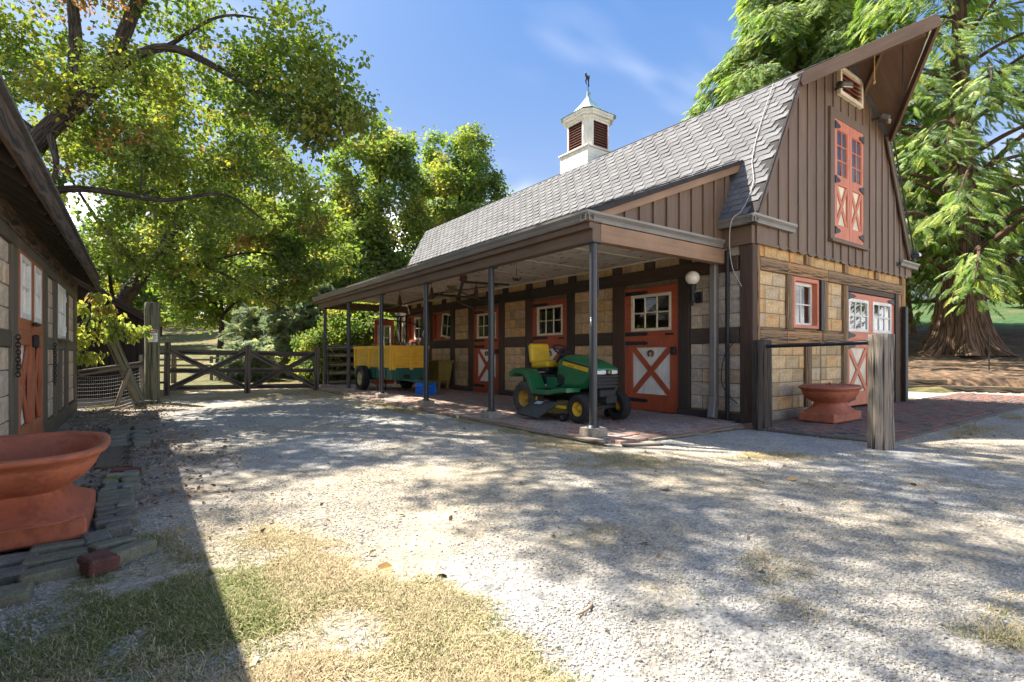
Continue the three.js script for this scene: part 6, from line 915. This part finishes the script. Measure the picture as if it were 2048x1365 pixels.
// the big maple leaning over the yard
tree('maple_tree', 'big maple with dark limbs spreading over the left shed and the yard', null, [-2.3, 0.1, -12.4], [
  [[[-2.3, -0.1, -12.4], [-2.2, 1.8, -12.3], [-1.9, 3.4, -11.95], [-1.34, 4.55, -11.58], [-0.86, 5.2, -11.47], [-0.42, 5.93, -11.4], [0.0, 7.2, -11.2], [0.5, 8.6, -10.6], [1.4, 9.8, -9.6]], 0.27, 0.04],
  [[[-0.42, 5.93, -11.4], [0.4, 6.44, -11.06], [1.42, 5.95, -10.45], [2.12, 5.37, -9.8], [2.8, 5.2, -9.2]], 0.10, 0.015],
  [[[-0.86, 5.2, -11.47], [-0.88, 6.62, -11.7], [-1.0, 8.4, -12.0], [-0.8, 10, -12.4]], 0.13, 0.03],
  [[[-1.2, 4.75, -11.55], [-1.07, 3.95, -11.1], [-1.25, 3.4, -11.0]], 0.075, 0.02],
  [[[-1.9, 3.4, -11.95], [-0.9, 3.75, -11.3], [0.39, 3.68, -10.85], [1.3, 3.92, -10.8], [2.0, 3.6, -11.0]], 0.085, 0.015],
  [[[0.0, 7.2, -11.2], [1.6, 8.6, -9.6], [3.2, 9.6, -8.4], [4.6, 10.2, -7.2]], 0.09, 0.02],
  [[[0.4, 6.44, -11.06], [1.2, 6.9, -10.3], [2.0, 6.9, -9.9]], 0.045, 0.012],
  [[[-1.34, 4.55, -11.58], [-2.4, 5.6, -11.8], [-3.4, 7, -12]], 0.12, 0.02],
], [[0.35, 6.1, -12.4, 2.5, 2.2, 2.2, 70], [2.3, 6.0, -9.9, 0.95, 1.0, 1.2, 30], [2.75, 5.2, -9.2, 0.55, 0.5, 0.7, 12], [1.5, 4.3, -12.0, 1.9, 0.8, 1.6, 26], [-1.5, 5.5, -12.2, 1.9, 1.8, 1.8, 30], [-0.6, 9.6, -12.2, 2.8, 2.0, 3.2, 36], [1.5, 9.4, -9.3, 2.2, 1.7, 2.2, 25], [2.9, 9.6, -7.4, 1.6, 1.2, 1.8, 16], [-0.7, 9.9, -8.4, 1.2, 1.2, 1.7, 17], [-2.8, 9.4, -11.2, 1.5, 1.2, 1.2, 20], [1.2, 10.3, -6.9, 2.2, 1.3, 1.5, 17], [3.3, 10.1, -8.0, 1.3, 1.0, 1.4, 8]],
  { seed: 11, leaf: maple, colors: mapleC, perTip: 34, sigma: 0.38, twig: 1.7, category: 'tree' });
const maple2 = leafSpray(6, 0.12, 0.2, 5);
tree('maple_tree', 'second maple with a leaning dark trunk behind the plank shed', null, [-1.0, 0.2, -19.3], [
  [[[-1.0, 0, -19.3], [-0.75, 1.3, -19.1], [-0.41, 2.42, -18.8], [0.2, 3.4, -18.4], [0.65, 4.1, -18.0], [1.0, 5.46, -17.8], [0.88, 7.05, -17.9], [0.9, 8.6, -18]], 0.30, 0.06],
  [[[0.65, 4.1, -18.0], [1.5, 5.2, -17.6], [2.36, 6.05, -17.4], [3.4, 6.8, -17.4]], 0.12, 0.02], [[[0.2, 3.4, -18.4], [1.4, 3.6, -17.6], [2.6, 3.0, -17.0], [3.6, 2.3, -16.6]], 0.08, 0.012], [[[0.2, 3.4, -18.4], [-0.8, 4.6, -18.6], [-1.6, 6, -18.6]], 0.10, 0.02], [[[1.4, 3.6, -17.6], [3.0, 4.1, -17.4], [4.6, 3.6, -17.2]], 0.05, 0.01],
], [[1.2, 7.2, -17.8, 3.0, 2.3, 2.4, 60], [3.2, 5.6, -17.6, 2.2, 1.6, 2.0, 46], [2.8, 3.1, -17.0, 2.2, 0.6, 1.2, 15], [-1.4, 5.4, -18.5, 2.0, 2.0, 1.8, 30], [4.6, 4.1, -17.4, 1.4, 1.0, 1.2, 22], [0.6, 3.8, -17.0, 1.4, 0.6, 1.0, 8]],
  { seed: 12, leaf: maple2, colors: mapleC, perTip: 34, sigma: 0.38 });
// trees behind the barn and beyond the gate
const backC = [[4, 0.19, 0.29, 0.034], [3, 0.28, 0.35, 0.04], [2, 0.12, 0.20, 0.028], [2, 0.42, 0.41, 0.05]];
const back = leafSpray(7, 0.19, 0.24, 7), G1 = 'leafy trees behind the barn roof';
const simple = (x, z, h, rx, n, seed, label, grp, o = {}) => { const y = gh(x, z); const cy = y + h * (o.mid || 0.62), ry = h * (o.tall || 0.4); return tree(o.name || 'leafy_tree', label, grp, [x, y, z], [[[[x, y - 0.2, z], [x + 0.15, y + h * 0.3, z], [x - 0.1, y + h * 0.6, z + 0.1], [x, y + h * 0.88, z]], h * 0.022, 0.02], [[[x + 0.1, y + h * 0.3, z], [x + rx * 0.5, y + h * 0.5, z + 0.3], [x + rx * 0.75, y + h * 0.62, z + 0.4]], h * 0.011, 0.015], [[[x, y + h * 0.36, z], [x - rx * 0.5, y + h * 0.55, z - 0.2], [x - rx * 0.75, y + h * 0.68, z]], h * 0.011, 0.015]], [[x, cy, z, rx, ry, rx, n], ...(o.extra || [])], { seed, leaf: back, colors: backC, perTip: 34, sigma: 0.45, ...o }); };
simple(9.2, -23.2, 11.1, 2.3, 120, 21, 'tall leafy tree behind the far end of the barn roof, left of the pair', G1, { extra: [[8.0, 4.4, -22.6, 2.2, 2.4, 1.6, 50]] });
simple(13.7, -23.6, 11.6, 2.3, 120, 22, 'tall leafy tree behind the barn ridge, right of the pair', G1);
simple(6.2, -25.5, 7.6, 2.4, 80, 23, 'dense rounded tree beyond the porch end', G1, { mid: 0.55, tall: 0.45 });
simple(3.2, -29, 8.2, 2.8, 80, 24, 'spreading tree in the field straight behind the gate', 'trees beyond the gate', { size: 1.2, sigma: 0.55 });
const far = leafSpray(7, 0.32, 0.42, 9);
[[-6, -38, 9], [-1.5, -44, 10], [6.5, -42, 10.5], [11.5, -38, 9.5], [1.5, -55, 11], [16, -48, 12], [-9, -30, 10], [22, -40, 13]].forEach(([x, z, h], i) => simple(x, z, h, 3.6, 60, 31 + i, ['far tree showing between the maples at the left', 'far tree straight above the field gate', 'far tree left of the porch end', 'far tree behind the porch end', 'most distant tree above the dry field', 'far tree behind the barn roof', 'far tree behind the left shed roof', 'far tree hidden behind the barn ridge'][i], 'far tree line', { leaf: far, perTip: 22, sigma: 0.8, twigs: false, mid: 0.55, tall: 0.45 }));
// a wood closing off the field
{ const r = rng(47), list = []; for (let i = 0; i < 5200; i++) { const x = -70 + r() * 150, z = -62 - r() * 26 - Math.abs(x) * 0.12, top_ = 5 + 6 * nf(x * 0.12, 3, 48, 3); list.push([x, gh(x, z) + Math.pow(r(), 0.8) * top_, z]); }
  const im = new THREE.InstancedMesh(leafSpray(9, 0.75, 1.0, 10), leafM, list.length); im.name = 'distant_wood'; stuff(im); im.castShadow = im.receiveShadow = true; const mx = new THREE.Matrix4(), C = new THREE.Color(), q = new THREE.Quaternion(); list.forEach((p, i) => { q.setFromAxisAngle(V(0, 1, 0), r() * 6.28); const s = 0.8 + 0.6 * r(); mx.compose(V(...p), q, V(s, s, s)); im.setMatrixAt(i, mx); const c = backC[Math.floor(r() * 4)], k = 0.8 + 0.4 * r(); C.setRGB(c[1] * k, c[2] * k, c[3] * k + 0.02); im.setColorAt(i, C); }); scene.add(im); }
// junipers and shrubs beyond the porch
const jun = needleSpray(0.42, 12, 0.14, 2, 0.2), junC = [[3, 0.22, 0.28, 0.13], [2, 0.30, 0.35, 0.17], [2, 0.15, 0.20, 0.10], [1.5, 0.40, 0.42, 0.18]];
[[5.1, -21.6, 4.4, 1.0], [3.9, -23.2, 2.6, 0.8], [6.1, -20.9, 3.8, 0.9], [3.1, -20.4, 1.2, 0.55]].forEach(([x, z, h, rx], i) => simple(x, z, h, rx, 70, 51 + i, ['tallest grey-green juniper behind the gate end', 'middling juniper left of the tall one', 'juniper seen between the last porch posts', 'low round juniper close behind the gate'][i], 'junipers beyond the gate', { name: 'juniper', leaf: jun, colors: junC, perTip: 26, sigma: 0.3, mid: 0.5, tall: 0.5, size: 1.1, tilt: 2.2 }));
const shrubLeaf = leafSpray(7, 0.12, 0.16, 13); [[6.5, -18.4, 2.9, 1.15], [5.2, -18.0, 1.9, 0.9], [7.9, -18.6, 2.4, 1.0]].forEach(([x, z, h, rx], i) => simple(x, z, h, rx, 70, 61 + i, ['bright round shrub seen over the cart', 'lower shrub behind the grey board fence', 'shrub half hidden by the far barn corner'][i], 'shrubs beyond the porch', { name: 'shrub', leaf: shrubLeaf, colors: backC, perTip: 30, sigma: 0.26, mid: 0.52, tall: 0.48, category: 'shrub' }));
// sapling at the shed corner
tree('sapling', 'bright yellow-green sapling leaning out from behind the shed corner', null, [-1.15, 0, -12.2], [[[[-1.15, 0, -12.2], [-1.1, 0.9, -12.2], [-0.85, 1.55, -12.1], [-0.4, 1.75, -12.0]], 0.03, 0.006], [[[-1.1, 0.9, -12.2], [-0.7, 1.3, -12.0], [-0.1, 1.42, -11.9], [0.1, 1.35, -11.85]], 0.015, 0.004], [[[-1.1, 0.8, -12.2], [-0.8, 0.95, -12.0], [-0.6, 0.92, -11.9]], 0.012, 0.004]],
  [[-0.55, 1.75, -12.0, 0.42, 0.32, 0.25, 12], [-0.2, 1.42, -11.95, 0.40, 0.14, 0.22, 12], [-0.7, 0.92, -11.95, 0.25, 0.16, 0.2, 6], [-0.85, 1.4, -12.05, 0.3, 0.2, 0.2, 7]], { seed: 71, leaf: leafSpray(5, 0.13, 0.08, 15, 0.6, 0.27), colors: [[4, 0.48, 0.50, 0.08], [2, 0.34, 0.40, 0.06], [1, 0.22, 0.30, 0.05], [0.5, 0.46, 0.28, 0.09]], perTip: 6, sigma: 0.10, twig: 0.4, category: 'sapling' });
// the redwood at the right: fluted trunk, upswept limbs, hanging feathery sprays
const redBark = mat(0.20, 0.115, 0.07, { map: T.bark, bump: T.barkB, bs: 0.05, rough: 1, rx: 0.9, ry: 0.25 });
function redwood(name, label, x, z, h, r0, n, seed, o = {}) {
  const y = gh(x, z), g = top(name, label, 'tree', [x, y - 0.1, z], o.grp), r = rng(seed), list = [];
  { const N = 48, K = 40, p = [], uv = [], idx = []; for (let j = 0; j <= K; j++) { const t = j / K, hy = h * Math.pow(t, 1.6), R = r0 * (0.04 + 0.96 * Math.pow(1 - hy / h, 1.7)) + r0 * 0.95 * Math.exp(-hy / 0.55); for (let i = 0; i <= N; i++) { const a = i / N * 6.2832, fl = 0.14 * Math.exp(-hy / 3.2) + 0.03; const q = R * (1 + fl * (Math.sin(5 * a + 0.7) * 0.6 + Math.sin(9 * a + 2.0 + hy * 0.2) * 0.5) + 0.25 * Math.exp(-hy / 0.3) * Math.sin(7 * a + 1)); p.push(Math.cos(a) * q, hy, Math.sin(a) * q); uv.push(i / N * 6.28 * r0, hy); } } for (let j = 0; j < K; j++) for (let i = 0; i < N; i++) { const a = j * (N + 1) + i, b = a + 1, c = a + N + 1; idx.push(a, c, b, b, c, c + 1); } const e = new THREE.BufferGeometry(); e.setAttribute('position', new THREE.Float32BufferAttribute(p, 3)); e.setAttribute('uv', new THREE.Float32BufferAttribute(uv, 2)); e.setIndex(idx); e.computeVertexNormals(); list.push(e); }
  const inst = [], from = o.from || 2.4;
  for (let k = 0; k < n + (o.extra || 0); k++) {                     // the extra limbs hang over the drive
    const ex = k >= n, t = ex ? 0.10 + 0.62 * r() : Math.pow(k / n, 1.25), hy = from + (h - from - 0.6) * t, a = ex ? 2.2 + 1.7 * r() : k * 2.39996 + r() * 0.7, L = (o.reach || 6.0) * (1 - 0.82 * t) * (0.7 + 0.5 * r()), R = r0 * (0.04 + 0.96 * Math.pow(1 - hy / h, 1.7)) * 0.8, up = 0.16 + 0.25 * t;
    const P = q => V(Math.cos(a + 0.2 * q) * (R + L * q), hy + L * (up * q + 0.22 * Math.sin(q * 2.4) - 0.42 * q * q), Math.sin(a + 0.2 * q) * (R + L * q)); const pts = [0, 0.25, 0.5, 0.75, 1].map(P); pts[0].multiply(V(0.6, 1, 0.6)); list.push(limb(pts, Math.max(0.03, 0.13 * (1 - t) * (o.thick || 1)), 0.012, 12, 7, 0.03));
    const ns = Math.round(L * (o.dens || 26));
    for (let i = 0; i < ns; i++) { const q = 0.10 + 0.92 * Math.pow(r(), 0.85), c = P(q), sx = (r() + r() - 1) * (0.35 + 0.28 * L * q * 0.5); const side = V(-Math.sin(a), 0, Math.cos(a)); c.addScaledVector(side, sx); c.y -= Math.abs(sx) * 0.25 + Math.pow(r(), 1.5) * (o.hang || 0.9); inst.push([c, a + (sx > 0 ? 1 : -1) * (0.3 + r() * 0.9), r()]); }
  }
  add(g, 'trunk', merged(list), o.bark || redBark);
  const geo = needleSpray(o.sl || 0.42, 26, o.sw || 0.11, 4, 0.12), im = new THREE.InstancedMesh(geo, leafM, inst.length); im.name = 'crown'; im.userData.kind = 'stuff'; im.castShadow = im.receiveShadow = true; const mx = new THREE.Matrix4(), C = new THREE.Color(), q = new THREE.Quaternion(), e = new THREE.Euler(), cs = o.colors || [[0.19, 0.32, 0.036], [0.27, 0.40, 0.046], [0.13, 0.23, 0.03], [0.38, 0.45, 0.06]];
  inst.forEach(([p, a, k], i) => { const s = 0.85 + 0.6 * r(); e.set((r() - 0.5) * 0.9, -a, -0.10 - r() * 0.75, 'YZX'); q.setFromEuler(e); mx.compose(p, q, V(s, s, s)); im.setMatrixAt(i, mx); const c = cs[Math.floor(k * cs.length) % cs.length], f = 0.75 + 0.5 * r(); C.setRGB(c[0] * f, c[1] * f, c[2] * f); im.setColorAt(i, C); });
  g.add(im); return g;
}
redwood('redwood_tree', 'massive redwood with fluted red-brown trunk on the bank right of the barn', 23.1, -5.5, 21, 0.72, 74, 81, { reach: 6.2, dens: 30 });
redwood('redwood_tree', 'second feathery redwood rising behind the barn roof', 26.5, -12.5, 22, 0.6, 110, 82, { reach: 7.2, from: 4, dens: 95, hang: 1.2 });
redwood('yew_tree', 'dark low drooping evergreen behind the massive redwood', 29.5, -9.0, 7.5, 0.25, 30, 83, { reach: 4.6, from: 3.6, dens: 40, hang: 1.2, thick: 0.6, colors: [[0.018, 0.032, 0.016], [0.03, 0.045, 0.02], [0.012, 0.022, 0.012]] });
redwood('yew_tree', 'dark drooping evergreen at the right frame edge behind the redwood', 31.5, -3.2, 7.5, 0.25, 30, 84, { reach: 4.6, from: 3.6, dens: 40, hang: 1.2, thick: 0.6, colors: [[0.018, 0.032, 0.016], [0.03, 0.045, 0.02], [0.012, 0.022, 0.012]] });
simple(48, -7.0, 3.0, 2.2, 60, 91, 'rounded bright hedge shrub on the lawn at the far right', null, { name: 'shrub', category: 'shrub', mid: 0.5, tall: 0.5, leaf: leafSpray(7, 0.2, 0.25, 17), sigma: 0.4 });
// ---------------------------------------------------------------- grass, litter, fallen leaves
function bladeTuft(n, L, seed, splay) { const r = rng(seed), p = []; for (let k = 0; k < n; k++) { const a = r() * 6.2832, l = L * (0.5 + 0.8 * r()), w = 0.0008 + 0.0007 * r(), s = splay * (0.4 + 0.9 * r()), bx_ = (r() - 0.5) * 0.05, bz = (r() - 0.5) * 0.05, dx = Math.cos(a), dz = Math.sin(a), c = [[0, 0], [0.5, s * 0.45], [1, s]].map(([t, o]) => [bx_ + dx * o * l, t * l * Math.cos(Math.min(1.45, o * 1.1)), bz + dz * o * l]), px = -dz * w, pz = dx * w; const A = [c[0][0] - px, 0, c[0][2] - pz], B = [c[0][0] + px, 0, c[0][2] + pz], D = [c[1][0] - px, c[1][1], c[1][2] - pz], E = [c[1][0] + px, c[1][1], c[1][2] + pz]; p.push(...A, ...B, ...E, ...A, ...E, ...D, ...D, ...E, ...c[2]); } const g = new THREE.BufferGeometry(); g.setAttribute('position', new THREE.Float32BufferAttribute(p, 3)); g.computeVertexNormals(); return g; }
{
  const r = rng(901), pts = []; const F = [0.5852, -0.8109], R = [0.8109, 0.5852]; let guard = 0;
  while (pts.length < 60000 && guard++ < 1500000) { const s = 1.45 + Math.pow(r(), 1.9) * 13, l = (r() * 2 - 1) * s * 1.02, x = F[0] * s + R[0] * l, z = F[1] * s + R[1] * l; if (x < -0.75 || (x > 4.06 && z < -3.9) || (x > 6.5 && z < -2.15) || x > 16) continue; const G = grassMask(x, z); if (r() > Math.pow(G, 1.6) * 1.15) continue; const gn = nf(x * 1.3, z * 1.3, 911, 3); pts.push([x, z, gn, G]); }
  const mk = (name, list, geo) => { const im = new THREE.InstancedMesh(geo, mat(1, 1, 1, { rough: 1, side: THREE.DoubleSide }), list.length); im.name = name; stuff(im); im.castShadow = im.receiveShadow = true; const mx = new THREE.Matrix4(), C = new THREE.Color(), q = new THREE.Quaternion(); list.forEach(([x, z, gn], i) => { q.setFromAxisAngle(V(0, 1, 0), r() * 6.28); const s = (0.5 + 0.7 * r()); mx.compose(V(x, gh(x, z) + 0.002, z), q, V(s, s * (0.6 + 0.7 * r()), s)); im.setMatrixAt(i, mx); const green = r() < smooth(0.40, 0.66, gn) * (x < 0.45 ? 0.75 : 0.25), k = 0.75 + 0.5 * r(); green ? C.setRGB(0.16 * k, 0.185 * k, 0.05 * k) : C.setRGB(0.45 * k, 0.36 * k, 0.21 * k); im.setColorAt(i, C); }); scene.add(im); };
  mk('dry_grass', pts.filter((p, i) => i % 3 !== 0), bladeTuft(11, 0.040, 5, 1.7)); mk('green_grass', pts.filter((p, i) => i % 3 === 0), bladeTuft(10, 0.030, 6, 1.2));
  const lit = []; guard = 0; while (lit.length < 2600 && guard++ < 400000) { const x = -0.8 + r() * 17, z = -13.5 + r() * 13; if (x > 4.1 && z < -3.9 && r() > 0.004) continue; if (x > 6.6 && z < -2.2 && r() > 0.15) continue; const L = litterMask(x, z); if (r() > L * 0.9 + 0.012) continue; lit.push([x, z]); }
  const lg = leafSpray(1, 0.05, 0.0, 19, 0.05, 0.3), im = new THREE.InstancedMesh(lg, mat(1, 1, 1, { rough: 1, side: THREE.DoubleSide }), lit.length); im.name = 'leaf_litter'; stuff(im); im.castShadow = im.receiveShadow = true; const mx = new THREE.Matrix4(), C = new THREE.Color(), q = new THREE.Quaternion(), e = new THREE.Euler(); lit.forEach(([x, z], i) => { e.set((r() - 0.5) * 0.6, r() * 6.28, (r() - 0.5) * 0.6); q.setFromEuler(e); const s = 0.5 + r(); const yb = (x > 4.09 && z < -3.9) || (x > 6.6 && z < -2.2) ? 0.055 : gh(x, z) + 0.012; mx.compose(V(x, yb, z), q, V(s, s, s)); im.setMatrixAt(i, mx); const k = 0.5 + r(); C.setRGB(0.24 * k, 0.17 * k, 0.105 * k); im.setColorAt(i, C); }); scene.add(im);
  // single leaves large enough to pick out
  const leafG = [21, 22, 23].map(s => { const g = leafSpray(1, 0.10, 0, s, 0.0, 0.30); return g; }), lm = [[0.46, 0.38, 0.26], [0.40, 0.24, 0.09], [0.52, 0.45, 0.34], [0.33, 0.20, 0.11]].map(c => mat(c[0], c[1], c[2], { rough: 0.9, side: THREE.DoubleSide }));
  const spots = [[0.30, -1.80, 0, 'pale curled leaf on the shaded grass left of the sunlit turf'], [0.56, -1.74, 2, 'whitish leaf lying flat on the sunlit straw grass'], [0.86, -1.62, 1, 'rust-brown curled leaf at the edge of grass and gravel'], [0.10, -2.45, 3, 'dark brown leaf on the shaded grass below the loose pavers'], [0.95, -2.25, 1, 'orange-brown leaf at the far rim of the foreground grass'], [2.3, -1.25, 0, 'single tan leaf alone on the open gravel near the bottom edge'], [3.1, -2.4, 3, 'small brown leaf in the middle of the gravel yard'], [4.2, -2.0, 1, 'rusty leaf on the gravel toward the hitching rail']];
  spots.forEach(([x, z, k, label], i) => { const o = add(scene, 'fallen_leaf', leafG[i % 3], lm[k], [x, gh(x, z) + 0.022, z], [0.3 * Math.sin(i * 2), i * 1.9, 0.3 * Math.cos(i * 3)]); tagThing(o, label, 'leaf', 'fallen leaves'); });
  const twigs = [[4.3, -1.15, 0.5, 'short brown twig on the gravel nearest the right frame edge'], [3.9, -2.1, 1.2, 'short brown twig on the gravel in front of the hitching rail'], [1.35, -1.45, 0.2, 'short brown twig on the gravel beside the foreground grass']]; twigs.forEach(([x, z, a, label]) => { const o = add(scene, 'fallen_twig', tube([V(0, 0, 0), V(0.05, 0.006, 0.012), V(0.11, 0.002, -0.004)], 0.005, 8, 5), mat(0.30, 0.20, 0.12, { rough: 1 }), [x, gh(x, z) + 0.012, z], [0, a, 0]); tagThing(o, label, 'twig', 'fallen twigs'); });
}
renderer.render(scene, camera);
